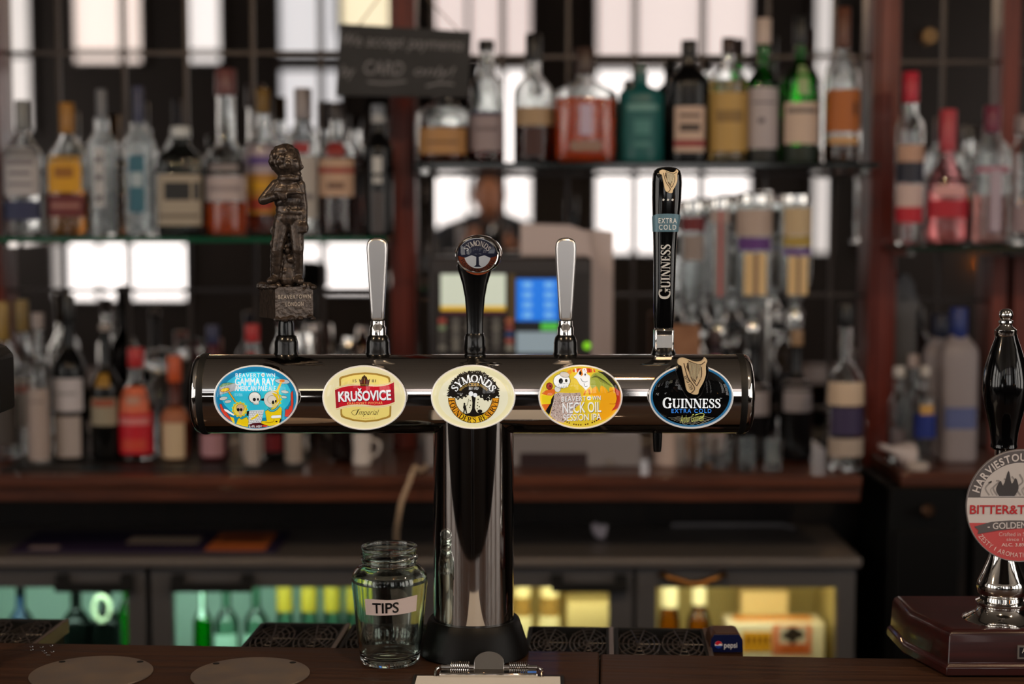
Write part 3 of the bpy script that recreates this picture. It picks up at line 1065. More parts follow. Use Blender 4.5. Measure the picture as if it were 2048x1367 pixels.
def draw4(a):
    Yl, Or, Rd = I((246, 222, 40)), I((252, 172, 18)), I((196, 54, 30))
    a.poly([(1060, 640), (1090, 470), (1250, 440), (1400, 470), (1520, 540), (1575, 690), (1560, 860), (1450, 1000), (1310, 1095), (1180, 1120), (1240, 700)], Or)
    a.poly([(1480, 480), (1590, 560), (1595, 740), (1560, 880), (1430, 935), (1500, 840), (1530, 700)], Rd)
    a.line(smooth_line([(1360, 600), (1480, 560), (1530, 660), (1510, 790), (1400, 800)]), 7, I((190, 90, 10), .2))
    a.poly([(1180, 200), (1300, 220), (1430, 310), (1540, 450), (1590, 570), (1500, 510), (1380, 400)], I((62, 48, 36), .1))
    a.poly([(730, 215), (720, 175), (820, 150), (980, 140), (1120, 165), (1140, 215), (1000, 230)], I((228, 96, 40)))
    for k in range(6):
        a.poly([(760 + k * 62, 150), (785 + k * 62, 150), (800 + k * 62, 220), (770 + k * 62, 225)], (W_, Rd, I((250, 200, 60)))[k % 3])
    hair = smooth_line([(1040, 330), (1100, 245), (1210, 225), (1310, 290), (1400, 390), (1478, 490), (1400, 500), (1388, 590), (1330, 520), (1240, 470), (1215, 600), (1160, 480), (1080, 520), (1040, 430), (1040, 330)], 3)
    a.poly(hair, I((166, 172, 66)))
    for k in range(7):
        a.line(smooth_line([(1060 + k * 12, 330 - k * 12), (1160 + k * 24, 300 + k * 12), (1240 + k * 34, 400 + k * 14)]), 6, I((96, 104, 40), .1))
    # gravel
    gr = [(390, 620), (480, 590), (600, 600), (760, 600), (860, 590), (885, 680), (880, 790), (740, 900), (720, 1000), (560, 1150), (430, 1120), (310, 1010), (345, 860)]
    a.poly(gr, I((196, 170, 158)))
    random.seed(8)
    spk = {0: [], 1: [], 2: []}
    for i in range(330):
        x, y = random.uniform(330, 860), random.uniform(600, 1120)
        if x < 390 - (y - 620) * .17 or x > 880 - max(0, y - 760) * .85:
            continue
        r = random.uniform(5, 9)
        spk[i % 3].append([(x + r * math.cos(t), y + r * math.sin(t)) for t in (0, 1.05, 2.1, 3.14, 4.2, 5.2)])
    a.put(spk[0], I((120, 88, 74), .1))
    a.put(spk[1], I((240, 224, 214)))
    a.put(spk[2], I((150, 120, 108), .2))
    a.poly([(225, 930), (330, 720), (390, 620), (372, 760), (295, 1010)], K_)
    a.poly([(165, 610), (230, 560), (300, 540), (395, 530), (405, 600), (330, 655), (250, 640)], I((238, 112, 36)), K_, 6)
    a.ell(300, 475, 55, 62, I((166, 50, 36)), K_, 6)
    a.ell(316, 470, 14, 18, K_)
    a.poly([(150, 640), (345, 650), (320, 800), (165, 800)], I((244, 214, 30)))
    a.poly([(165, 815), (310, 800), (230, 930)], I((234, 108, 34)), K_, 6)
    a.ell(450, 525, 55, 58, I((240, 236, 228)), K_, 5)
    # large skull with beret
    a.ell(525, 380, 150, 128, W_, K_, 8)
    a.poly([(470, 440), (650, 430), (640, 490), (560, 512), (480, 485)], W_, K_, 8)
    a.ell(508, 380, 39, 50, K_)
    a.ell(606, 374, 24, 32, K_)
    a.ell(567, 425, 7, 10, K_)
    for k in range(4):
        a.line([(520 + k * 32, 465), (522 + k * 32, 505)], 6, K_)
    a.ell(578, 262, 88, 48, I((226, 214, 200)), K_, 6, rot=.2)
    a.poly([(620, 200), (690, 165), (710, 230), (660, 260)], I((250, 160, 50)))
    # long pale skull
    a.poly([(740, 310), (800, 250), (850, 170), (930, 165), (985, 250), (1040, 290), (1035, 480), (965, 552), (900, 480), (850, 440), (800, 350)], W_, K_, 8)
    a.poly([(850, 185), (890, 165), (915, 260), (875, 300)], I((242, 140, 40)))
    a.ell(862, 235, 24, 36, K_)
    a.ell(950, 262, 13, 22, K_)
    a.line(smooth_line([(870, 330), (900, 380), (950, 400), (1000, 380)]), 8, K_)
    a.line(smooth_line([(930, 420), (950, 480), (1000, 470)]), 8, K_)
    a.put(strip([(960, 560), (930, 640)], 30), I((242, 140, 40)))
    a.put(strip([(1020, 530), (1040, 630)], 34), I((236, 130, 40)))
    sh = I((120, 84, 40), .1)
    for dx, m_ in ((7, sh), (0, W_)):
        a.text('BEAVERT', 520 + dx, 664 + dx, 968 + dx, 752 + dx, m_, .006, rot=.03, space=1.15)
        a.text('WN', 1080 + dx, 650 + dx, 1235 + dx, 728 + dx, m_, .006, rot=.03, space=1.1)
        a.text('NECK OIL', 540 + dx, 768 + dx, 1245 + dx, 962 + dx, m_, .01, rot=.03)
        a.text('SESSION IPA', 555 + dx, 985 + dx, 1248 + dx, 1105 + dx, m_, .006, rot=.03)
    a.ell(1024, 692, 38, 36, W_)
    a.ell(1012, 696, 10, 12, K_)
    a.ell(1040, 694, 8, 11, K_)
    for k in range(17):
        t = math.radians(236 + k * 4.4)
        x, y = 865 + 560 * math.cos(t), 640 - 545 * math.sin(t)
        if k not in (4, 9, 12):
            a.line([(x - 14, y), (x + 10, y)], 26, I((140, 92, 10), .15))


def draw5(a):
    a.ell(a.cx, a.cy, 545 - 17, 417 - 17, I((30, 140, 196), .3), n=72)
    a.ell(a.cx, a.cy, 545 - 45, 417 - 42, pm('badge black', (6, 6, 7), .15), n=72)
    a.serif('G', 295, 620, 425, 760, W_)
    a.serif('UINNESS', 422, 636, 1058, 758, W_)
    a.text('TM', 1044, 624, 1070, 634, W_)
    a.text('EXTRA COLD', 415, 768, 935, 822, I((60, 140, 232)), .015, space=1.3)
    for k in range(6):
        pts = [(375 + k * 36 + i * (600 - k * 58) / 24, 880 + k * 17 + 9 * math.sin(i * .9 + k)) for i in range(25)]
        a.line(pts, 5, I((196, 186, 160), .25))
    a.text('Arthur Guinness', 525, 838, 840, 938, I((232, 232, 120)), -.014, shear=.7, rot=.1)
    a.line(smooth_line([(720, 850), (800, 826), (840, 840), (820, 880), (780, 895)]), 7, I((232, 232, 120)))


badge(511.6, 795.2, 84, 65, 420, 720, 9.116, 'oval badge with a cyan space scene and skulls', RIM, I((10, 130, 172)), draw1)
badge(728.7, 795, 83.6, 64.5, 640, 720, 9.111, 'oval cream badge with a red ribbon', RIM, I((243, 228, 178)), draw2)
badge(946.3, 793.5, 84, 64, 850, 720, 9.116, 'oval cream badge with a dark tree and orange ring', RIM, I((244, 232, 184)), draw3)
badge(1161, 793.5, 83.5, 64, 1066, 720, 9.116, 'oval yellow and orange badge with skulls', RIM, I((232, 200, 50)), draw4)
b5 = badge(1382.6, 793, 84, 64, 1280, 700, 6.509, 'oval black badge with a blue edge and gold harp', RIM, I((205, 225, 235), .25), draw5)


def harp(parent, cx, cy, m, zx0, zy0, loc, sgn=1, detail=True):
    """raised gold harp, outline in the enlarged view of the black badge"""
    O = smooth_line([(520, 185), (478, 165), (470, 130), (490, 98), (530, 84), (575, 92), (640, 116), (700, 136), (760, 134), (800, 110), (820, 78), (850, 122), (832, 175), (832, 300), (800, 400), (750, 490), (735, 548), (690, 556), (640, 540), (590, 500), (560, 360), (535, 250)], 3)
    q = lambda p: ((p[0] - zx0) * m, (zy0 - p[1]) * m)
    mb = MB().prism([q(p) for p in O], -.0075, .002, 0)
    hole = [(600, 135), (770, 178), (772, 205), (700, 400), (648, 330), (580, 200)]
    mb.prism([q(p) for p in hole], -.0077, -.0074, 1)
    for k in range(10):
        x = 608 + k * 17
        mb.prism([q(p) for p in [(x, 136 + k * 4), (x + 9, 138 + k * 4), (x + 9 + 22 - k * 3, 250 + k * 12 if k > 5 else 330 + (k * 10)), (x + 22 - k * 3, 250 + k * 12 if k > 5 else 320 + k * 10)]], -.0081, -.0077, 2)
    for ln in ([(590, 150), (640, 330), (720, 445)], [(548, 150), (600, 330), (690, 470), (640, 540)], [(775, 200), (775, 320), (720, 440)], [(600, 118), (700, 158), (770, 165), (820, 130)]):
        for st in strip([q(p) for p in smooth_line(ln, 4)], 10 * m):
            mb.prism(st, -.0079, -.0074, 3)
    mats = [pm('pale gold', (240, 216, 176), .34, .2), pm('harp recess', (96, 78, 58), .4, .3), pm('harp strings', (238, 222, 186), .3, .4), pm('harp groove', (84, 62, 40), .4, .3)]
    o = mb.build('harp', mats, parent, loc, angle=25)
    if detail:
        a = Art(zx0, zy0, m)
        a.text('ESTD 1759', 514, 382, 708, 424, ink((60, 42, 28)), .01, rot=-1.15)
        ob = a.build('harp_date', parent, (loc[0], loc[1] - .0080, loc[2]))
    return o


mz = mpx / 6.509
c0x, c0y = (1382.6 - 1280) * 6.509, (793 - 700) * 6.509
# black relief behind the harp
rel = smooth_line([(445, 250), (480, 200), (560, 160), (760, 170), (860, 200), (880, 260), (840, 420), (800, 540), (760, 590), (690, 620), (600, 600), (540, 500), (470, 330)], 3)
MB().prism([((p[0] - c0x) * mz, (c0y - p[1]) * mz) for p in rel], -.0105, .003).build('relief', GLOSSB, b5, bevel=.0025, seg=3)
harp(b5, 0, 0, mz, c0x, c0y, (0, -.0095, 0))

# tap handles ---------------------------------------------------------
YH = YT + .012
sh = S(YH, 600)


def handle_empty(px, label):
    c = tl(px, 708, YH)
    return c


def collar(px, parent, prof, name='collar', mat=BLACK):
    """turned collar; prof in (half width px, height px)"""
    zl = tl(px, 787, YH).z
    return MB().lathe([(w * sh, tl(px, y, YH).z) for w, y in prof], 40, c=(0, 0, 0)).build(name, mat, parent)


def paddle(px, label):
    base = tl(px, 708, YH)
    Zr = lambda y: tl(px, y, YH).z - base.z
    out = [(-13, 640), (-14, 620), (-17, 570), (-20, 520), (-21, 497), (-20, 484), (-14, 478), (-6, 475), (6, 475), (14, 478), (20, 484), (21, 497), (20, 520), (17, 570), (14, 620), (13, 640)]
    poly = [(w * sh, Zr(y)) for w, y in out]
    h = MB().prism(poly, -.008, .006).build('tap_handle', pm('brushed handle steel', (222, 220, 220), .32, 1), tower, (base.x, base.y, base.z), bevel=.0035, seg=3)
    h['label'] = label
    MB().lathe([(13 * sh, Zr(642)), (14 * sh, Zr(641)), (14 * sh, Zr(650)), (16.5 * sh, Zr(654)), (16.5 * sh, Zr(671))][::-1], 36).build('ferrule', CHROME2, h)
    MB().lathe([(25 * sh, Zr(714)), (25.5 * sh, Zr(706)), (24 * sh, Zr(703)), (23.5 * sh, Zr(684)), (21 * sh, Zr(674)), (17 * sh, Zr(669))], 40).build('collar', BLACK, h)
    return h


paddle(756, 'flat steel paddle handle over the red ribbon badge')
paddle(1131, 'flat steel paddle handle over the yellow badge')

# cider lever: flared black stem with a round badge on top
base = tl(950, 708, YH)
Zr = lambda y: tl(950, y, YH).z - base.z
h = MB().lathe([(17 * sh, Zr(672)), (16.5 * sh, Zr(650)), (17.5 * sh, Zr(625)), (20 * sh, Zr(595)), (25 * sh, Zr(568)), (32 * sh, Zr(545)), (36 * sh, Zr(532)), (34 * sh, Zr(524)), (20 * sh, Zr(518))], 40, sy=.62).build('tap_handle', BLACK, tower, tuple(base))
h['label'] = 'flared black lever with a round tilted badge on top'
MB().lathe([(25 * sh, Zr(714)), (25 * sh, Zr(709)), (21 * sh, Zr(706)), (22.5 * sh, Zr(700)), (20.5 * sh, Zr(672)), (18 * sh, Zr(666))], 40).build('collar', BLACK, h)
tilt = Matrix.Translation((7 * sh, -.018, Zr(508))) @ Matrix.Rotation(-.2, 4, 'Z') @ Matrix.Rotation(.06, 4, 'X')
n = 56


def lever_top():
    mb = MB()
    A, B = 44 * sh, 37 * sh
    prof = [(.86, .022), (1.0, .016), (1.04, .006), (1.03, -.003), (.97, -.006), (.9, -.005), (.88, -.003)]
    vs = [(math.cos(2 * math.pi * i / n) * A * k, d, math.sin(2 * math.pi * i / n) * B * k) for k, d in prof for i in range(n)]
    fs = [(j * n + i, j * n + (i + 1) % n, (j + 1) * n + (i + 1) % n, (j + 1) * n + i) for j in range(len(prof) - 1) for i in range(n)]
    fs.append(tuple(range(n)))
    o = mb.add(vs, fs).build('badge', CHROME2, h)
    o.matrix_local = tilt
    a = Art(0, 0, sh / 10)
    nv = ink((34, 38, 66), .1)  # slight glow put into the inks to brighten the unlit disc
    a.ell(0, 0, 400, 340, ink((228, 224, 220), .25), n=48)
    a.arcband(0, 0, 270, 400, 180, 360, ink((206, 92, 40)))
    a.put([[(400 * math.cos(t), -335 * math.sin(t) + 20) for t in [math.pi * i / 24 for i in range(25)]] + [(-250, 60), (-120, 10), (0, 50), (140, 10), (260, 60)]], nv)
    a.arctext('SYMONDS', 0, 60, 290, 105, 148, 32, ink((236, 236, 240)), serif=True)
    a.poly([(-25, 40), (25, 40), (30, 200), (80, 240), (-80, 240), (-30, 200)], nv)
    a.arctext("FOUNDER'S RESERVE", 0, -20, 330, 70, 200, 340, ink((70, 30, 16)), serif=True, inside=True)
    ar = a.build('artwork', h)
    ar.matrix_local = tilt @ Matrix.Translation((0, -.0032, 0))
    vs, fs = [], []
    for k in (.89, .7, .4, .1):
        vs += [(math.cos(2 * math.pi * i / n) * A * k, -.0045 - .007 * (1 - k * k), math.sin(2 * math.pi * i / n) * B * k) for i in range(n)]
    fs = [(j * n + i, j * n + (i + 1) % n, (j + 1) * n + (i + 1) % n, (j + 1) * n + i) for j in range(3) for i in range(n)] + [tuple(3 * n + i for i in range(n))]
    l = MB().add(vs, fs).build('lens', MC['badge lens'], h)
    l.matrix_local = tilt


lever_top()

# stout handle: tall black bar with band, lettering and harp
base = tl(1327, 708, YH)
s2 = sh
Zr = lambda y: tl(1327, y, YH).z - base.z
prof = [(-19, 19, 655), (-20, 20, 640), (-21, 22, 580), (-22, 24, 500), (-23, 26, 466), (-24, 30, 430), (-25, 33, 395), (-25, 34, 365), (-24, 33, 350), (-21, 30, 341), (-14, 23, 336), (-4, 13, 334)]
hm_ = MB()
vs, fs, nn_ = [], [], 40
for l, r_, y in prof:
    wv, cx_ = (r_ - l) / 2 * s2, (r_ + l) / 2 * s2
    for i in range(nn_):
        ca, sa = math.cos(2 * math.pi * i / nn_), math.sin(2 * math.pi * i / nn_)
        vs.append((cx_ + math.copysign(abs(ca) ** .7, ca) * wv, math.copysign(abs(sa) ** .85, sa) * wv * .72, Zr(y)))
for j_ in range(len(prof) - 1):
    for i in range(nn_):
        fs.append((j_ * nn_ + i, j_ * nn_ + (i + 1) % nn_, (j_ + 1) * nn_ + (i + 1) % nn_, (j_ + 1) * nn_ + i))
fs += [tuple(range(nn_)), tuple((len(prof) - 1) * nn_ + i for i in range(nn_))]
h = hm_.add(vs, fs).build('tap_handle', GLOSSB, tower, tuple(base), angle=60)
h['label'] = 'tall black stout handle with pale blue band and gold harp'
bd = MB()
vs, fs = [], []
for i in range(41):
    an = 2 * math.pi * i / 40
    ca, sa = math.cos(an), math.sin(an)
    for y in (463, 433 - 6 * max(0, -sa)):
        wv = (25.6 if y > 450 else 28.6) * s2
        vs.append(((1.8 if y > 450 else 3.6) * s2 + math.copysign(abs(ca) ** .7, ca) * wv, math.copysign(abs(sa) ** .85, sa) * wv * .72, Zr(y)))
fs = [(2 * i, 2 * i + 2, 2 * i + 3, 2 * i + 1) for i in range(40)]
bd.add(vs, fs).build('band', pm('pale blue band', (104, 140, 160), .35, .2), h, angle=60)
a = Art(1327, 708, s2)
a.text('EXTRA', 1313, 436, 1349, 446, ink((225, 232, 238)), .01, space=1.25)
a.text('COLD', 1314, 449, 1348, 459, ink((225, 232, 238)), .01, space=1.3)
sv = pm('silver lettering', (214, 212, 208), .3, .4)
a.serif('G', 1326 - 12, 585 - 11.5, 1326 + 12, 585 + 11.5, sv, rot=math.pi / 2)
a.serif('UINNESS', 1327.5 - 43.5, 531 - 9.5, 1327.5 + 43.5, 531 + 9.5, sv, rot=math.pi / 2)
for k in range(3):
    a.line([(1321 + k * 9, 399), (1324 + k * 9, 401)], 4, sv)
a.build('lettering', h, (0, -.0143, 0))
# recompute the artwork's height so pixel rows match this depth
harp(h, 0, 0, s2 * 37 / 380, 660, 320, (5 * s2, -.0125, Zr(363)), detail=False)
MB().box(-19.5 * s2, 19.5 * s2, -.012, .012, Zr(702), Zr(655)).build('ferrule', CHROME2, h, bevel=.003)
MB().box(-16 * s2, 16 * s2, -.0128, -.0118, Zr(694), Zr(668)).build('ferrule_plate', SATIN, h, bevel=.0004)
MB().lathe([(25 * s2, Zr(722)), (25 * s2, Zr(706)), (22 * s2, Zr(698)), (19 * s2, Zr(690))], 36).build('collar', BLACK, h)
# spout below the crossbar
sp0 = tl(1315, 860, YT)
MB().lathe([(9.8 * sh, 0), (9.6 * sh, -.012), (8.2 * sh, -.026), (7 * sh, -.030)][::-1], 28).build('spout', BLACK, tower, (sp0.x, .0, tl(1315, 856, YT).z))

# bronze figure handle -------------------------------------------------
base = tl(573, 708, YH)
q3 = lambda px, py, d=0.0: (tl(px, py, YH).x - base.x, d, tl(px, py, YH).z - base.z)
u = sh
fb = MB()
random.seed(11)
fb.ball(q3(573, 325), (30 * u, 29 * u, 31 * u))
for i in range(70):
    t, p = random.uniform(0, 2 * math.pi), random.uniform(-.5, 1.5)
    d = Vector((math.cos(t) * math.cos(p), math.sin(t) * math.cos(p), math.sin(p)))
    if d.x > .35 and d.z < .5:
        continue
    c = Vector(q3(571, 324)) + Vector((d.x * 28 * u, d.y * 27 * u, d.z * 29 * u))
    fb.ball(c, random.uniform(5, 9) * u, 8, 6)
fb.ball(q3(588, 330, -.004), (17 * u, 19 * u, 22 * u))       # face turned to the right
fb.ball(q3(604, 334, -.004), (5 * u, 4 * u, 5 * u), 8, 6)     # nose
fb.ball(q3(596, 348, -.005), (9 * u, 9 * u, 6 * u), 10, 6)    # chin
fb.ball(q3(594, 320, -.015), (5 * u, 3 * u, 3 * u), 8, 6)     # brow
fb.caps(q3(576, 350), q3(576, 362), 17 * u, 20 * u)
fb.lathe([(16 * u, q3(0, 364)[2]), (25 * u, q3(0, 360)[2]), (25 * u, q3(0, 354)[2]), (18 * u, q3(0, 350)[2])], 20, c=(q3(576, 0)[0], 0, 0), sy=.9)
fb.ball(q3(576, 384), (31 * u, 22 * u, 26 * u))
fb.ball(q3(576, 402), (28 * u, 20 * u, 22 * u))
fb.ball(q3(577, 420), (26 * u, 19 * u, 20 * u))
fb.ball(q3(577, 436), (29 * u, 20 * u, 18 * u))
fb.lathe([(26 * u, q3(0, 428)[2]), (28 * u, q3(0, 426)[2]), (28 * u, q3(0, 421)[2]), (26 * u, q3(0, 419)[2])], 20, c=(q3(577, 0)[0], 0, 0), sy=.75)
fb.ball(q3(580, 417, -.0125), 4 * u, 8, 6)
fb.caps(q3(552, 370), q3(527, 400, -.004), 12 * u, 10 * u)     # bent arm
fb.caps(q3(528, 400, -.004), q3(562, 392, -.016), 10 * u, 7 * u)
fb.ball(q3(566, 391, -.017), (10 * u, 7 * u, 8 * u), 10, 8)
for k in range(4):
    fb.caps(q3(562 + k * 4.4, 385 + k, -.021), q3(564 + k * 4.4, 397, -.021), 2.6 * u, 2.2 * u, 8)
fb.caps(q3(556, 386, -.018), q3(598, 385, -.018), 5 * u, 4 * u)  # ray gun
fb.caps(q3(596, 385, -.018), q3(613, 387, -.018), 3 * u, 2 * u)
fb.caps(q3(575, 388, -.018), q3(571, 402, -.018), 4 * u, 4 * u)
fb.caps(q3(600, 370), q3(607, 414), 11 * u, 9 * u)             # hanging arm
fb.caps(q3(607, 414), q3(608, 444, -.004), 9 * u, 8 * u)
fb.ball(q3(608, 455, -.006), (11 * u, 10 * u, 12 * u))
for k in range(4):
    fb.caps(q3(601 + k * 4.5, 452, -.0115), q3(602 + k * 4.3, 463, -.0115), 2.6 * u, 2.4 * u, 8)
fb.caps(q3(563, 446), q3(555, 498, -.006), 17 * u, 12 * u)     # legs
fb.caps(q3(555, 498, -.006), q3(551, 552), 12 * u, 10 * u)
fb.caps(q3(592, 446), q3(597, 498, -.005), 16 * u, 12 * u)
fb.caps(q3(597, 498, -.005), q3(597, 552), 11 * u, 9 * u)
fb.caps(q3(549, 558, -.004), q3(543, 561, -.016), 9 * u, 7 * u)
fb.caps(q3(598, 558, -.004), q3(604, 561, -.015), 9 * u, 7 * u)
fb.caps(q3(576, 470, .008), q3(576, 560, .004), 9 * u, 19 * u)  # support behind the legs
for i in range(14):
    fb.ball(q3(random.uniform(560, 594), random.uniform(478, 560), random.uniform(-.004, .004)), random.uniform(5, 9) * u, 8, 6)
for i in range(26):
    fb.ball(q3(545 - 3 * math.sin(i), 455 + i * 4.1, .006), 4.5 * u, 8, 6)
fig = fb.build('tap_handle', BRONZE, tower, tuple(base))
rm = fig.modifiers.new('join', 'REMESH')
rm.mode = 'VOXEL'
rm.voxel_size = .0011
rm.use_smooth_shade = True
fig['label'] = 'bronze coloured figure of a standing spaceman with a ray gun on a rocky plinth'
side = 81 * u
th = math.radians(31)
fc = Vector(q3(557, 572)) + Vector((0, -.030, 0))             # nearest corner of the plinth
ax, ay = Vector((math.cos(th), math.sin(th), 0)), Vector((-math.sin(th), math.cos(th), 0))
zt_, zb_ = q3(0, 572)[2], q3(0, 641)[2]
pb = MB()
PMx = Matrix(((ax.x, ay.x, 0, fc.x), (ax.y, ay.y, 0, fc.y), (0, 0, 1, 0), (0, 0, 0, 1)))
pb.box(0, side, 0, side, zb_ + .004, zt_, M=PMx)
random.seed(4)
for i in range(60):                                           # ragged top and bottom edges
    e, r_ = random.random(), random.uniform(3, 6) * u
    px_, py_ = ((e * side, 0), (0, e * side), (e * side, side), (side, e * side))[i % 4]
    v = PMx @ Vector((px_, py_, (zt_ if i % 2 else zb_ + .004) + random.uniform(-.001, .002)))
    pb.ball(v, (r_ * 1.5, r_ * 1.3, r_), 7, 5)
for i in range(26):
    v = PMx @ Vector((random.random() * side, random.random() * side, zt_))
    pb.ball(v, (8 * u, 8 * u, random.uniform(3, 10) * u), 8, 6)
pb.build('plinth', BRONZE, fig)
a = Art(0, 0, side / 100)
pt = pm('worn silver paint', (176, 164, 152), .4, .3)
a.text('BEAVERTOWN', 8, -66, 94, -56, pt, .012, space=1.15)
a.text('LONDON', 27, -48, 74, -38, pt, .01, space=1.2)
ar = a.build('lettering', fig)
ar.matrix_local = Matrix.Translation((fc.x, fc.y, zb_)) @ Matrix.Rotation(th, 4, 'Z') @ Matrix.Translation((0, -.0004, 0))
MB().lathe([(25 * u, q3(0, 714)[2]), (25 * u, q3(0, 706)[2]), (23.5 * u, q3(0, 702)[2]), (23.5 * u, q3(0, 684)[2]), (20 * u, q3(0, 672)[2]), (16 * u, q3(0, 669)[2]), (15.5 * u, q3(0, 648)[2]), (14 * u, q3(0, 640)[2])], 40).build('collar', BLACK, fig)
MB().lathe([(13 * u, q3(0, 648)[2]), (13 * u, q3(0, 640)[2])], 28).build('ferrule', SATIN, fig)

# ------------------------------------------------------------------ tips jar
c = onz(780, 1322, ZC)
s = S(c.y, 1220)
t = thing('tips_jar', 'empty clear glass jar with a handwritten TIPS label on the counter', 'jar', (c.x, c.y, ZC + .0004))
H = Z(1091, c.y) - ZC
zz = lambda py: (Z(py, c.y) - ZC)
outer = [(.002, .0), (50 * s, .0), (57 * s, .002), (60 * s, .007), (62 * s, .02), (66 * s, zz(1265)), (72 * s, zz(1200)), (75.5 * s, zz(1165)), (75 * s, zz(1152)), (70 * s, zz(1140)), (61 * s, zz(1131)), (55 * s, zz(1127)), (53.5 * s, zz(1122)), (55.5 * s, zz(1119)), (56 * s, zz(1116)), (54 * s, zz(1113)), (54 * s, zz(1098)), (56 * s, zz(1095)), (56 * s, zz(1092)), (55 * s, H)]
wt = 4.2 * s
inner = [(52 * s, H), (51 * s, zz(1095)), (50 * s, zz(1120)), (56 * s, zz(1131)), (68 * s, zz(1144)), (71.5 * s, zz(1156)), (71.5 * s, zz(1166)), (68 * s, zz(1200)), (62 * s, zz(1265)), (58 * s, .022), (54 * s, .010), (30 * s, .0065), (.001, .006)]
sm = smooth_line(outer, 3) + smooth_line(inner, 3)
MB().lathe(sm, 72, caps=True).build('glass_body', pm('jar glass', (238, 248, 242), 0.0, trans=1, ior=1.47), t, angle=60)
hx = MB()
hx.tube([(math.cos(a_) * 55.3 * s, math.sin(a_) * 55.3 * s, zz(1116) + (a_ % math.pi) * .0016) for a_ in [2 * math.pi * i / 60 for i in range(31)]], .0011, 6)
hx.tube([(math.cos(a_) * 55.3 * s, math.sin(a_) * 55.3 * s, zz(1116) + (a_ % math.pi) * .0016) for a_ in [math.pi + 2 * math.pi * i / 60 for i in range(31)]], .0011, 6)
hx.build('screw_thread', MC['jar glass'], t)


def wrap(mb, Rf, x0, x1, z0f, z1f, n=16, m=0, lift=0.0):
    vs, fs = [], []
    for i in range(n + 1):
        a_ = x0 + (x1 - x0) * i / n
        for z_ in (z0f(i / n), z1f(i / n)):
            r_ = Rf(z_) + lift
            vs.append((r_ * math.sin(a_), -r_ * math.cos(a_), z_))
    for i in range(n):
        fs.append((2 * i, 2 * i + 2, 2 * i + 3, 2 * i + 1))
    mb.add(vs, fs, m)


def jarR(z_):
    for (r0, z0), (r1, z1) in zip(outer, outer[1:]):
        if z0 <= z_ <= z1:
            return r0 + (r1 - r0) * (z_ - z0) / max(1e-6, z1 - z0)
    return outer[6][0]


a0, a1 = math.asin((737 - 780) / 72), math.asin((837 - 780) / 73)
lb = MB()
yz = zz(1200) + .002
wrap(lb, jarR, a0, a1, lambda f: yz - .0115 + .003 * f, lambda f: yz + .0085 + .003 * f + .0006 * math.sin(9 * f), lift=.0003)
lbo = lb.build('label_tape', pm('paper tape', (216, 200, 200), .6), t)
lbo['label'] = 'white paper tape with TIPS in black marker'
vs, fs, _ = text_geo('TIPS', .018)
tv = []
for x_, z_ in vs:
    ang = math.asin((752 - 780) / 72) + (math.asin((803 - 780) / 72) - math.asin((752 - 780) / 72)) * x_
    zq = yz - .0085 + z_ * .0135 + .0015 * x_
    r_ = jarR(zq) + .0007
    tv.append((r_ * math.sin(ang), -r_ * math.cos(ang), zq))
MB().add(tv, fs).build('lettering', ink((14, 12, 14)), lbo, smooth=False)

# ------------------------------------------------------------------ clipboard at the front edge
c = onz(978, 1352, ZC)
t = thing('clipboard', 'clipboard with a chrome lever clip at the front of the counter', 'clipboard', (c.x, c.y, ZC + .0003), -.02)
s = S(c.y, 1350)
MB().box(-150 * s, 150 * s, -.32, -.004, 0, .003).build('board', pm('clipboard board', (24, 20, 18), .5), t, bevel=.001)
cl = MB().box(-98 * s, 98 * s, -.02, .0, .0035, .0095).build('clip', CHROME2, t, bevel=.002)
MB().tube([(-96 * s, .004, .010), (96 * s, .004, .010)], .0032, 12).build('hinge_rod', CHROME2, cl)
for q in (-1, 1):
    MB().tube([(q * (40 + 38 * i / 108) * s, .004 + .0042 * math.cos(i * math.pi / 6), .0125 + .0042 * math.sin(i * math.pi / 6)) for i in range(109)], .0008, 6).build('spring', CHROME2, cl)
MB().prism([(-30 * s, 0), (30 * s, 0)] + [(30 * s * math.cos(t_), .009 + .0135 * math.sin(t_)) for t_ in [math.pi * i / 24 for i in range(25)]], -.001, .001, M=Matrix.Translation((0, .0, .008)) @ Matrix.Rotation(-.5, 4, 'X')).build('lever', CHROME2, cl, bevel=.0004)
for q in (-1, 1):
    MB().tube([(q * 98 * s, .004, .010), (q * 106 * s, -.002, .009), (q * 106 * s, -.018, .004)], .0018, 8).build('clip_end', CHROME2, cl)
p = MB().box(-142 * s, 142 * s, -.30, -.014, .0033, .0043).build('paper_sheet', pm('white paper', (228, 226, 226), .6), None, (c.x, c.y, ZC + .0003))
p.rotation_euler = (0, 0, -.02)
tag(p, 'white paper sheet held under the clipboard clip', 'paper')

# ------------------------------------------------------------------ black font at the left picture edge
bx = X(14, 1.95, 750)
t = thing('beer_font', 'black square-shouldered beer font cut by the left picture edge', 'beer tap', (bx - .045, 1.95, ZC))
MB().prism([(-.045, Z(832, 1.95) - ZC), (.043, Z(822, 1.95) - ZC), (.045, Z(816, 1.95) - ZC), (.045, Z(712, 1.95) - ZC), (.036, Z(694, 1.95) - ZC), (.0, Z(680, 1.95) - ZC), (-.045, Z(676, 1.95) - ZC)], -.03, .03).build('head', BLACKM, t, bevel=.003)
MB().lathe([(.045, 0), (.045, .008), (.022, .016), (.02, Z(826, 1.95) - ZC)], 32, c=(-.02, 0, 0)).build('column', BLACK, t)

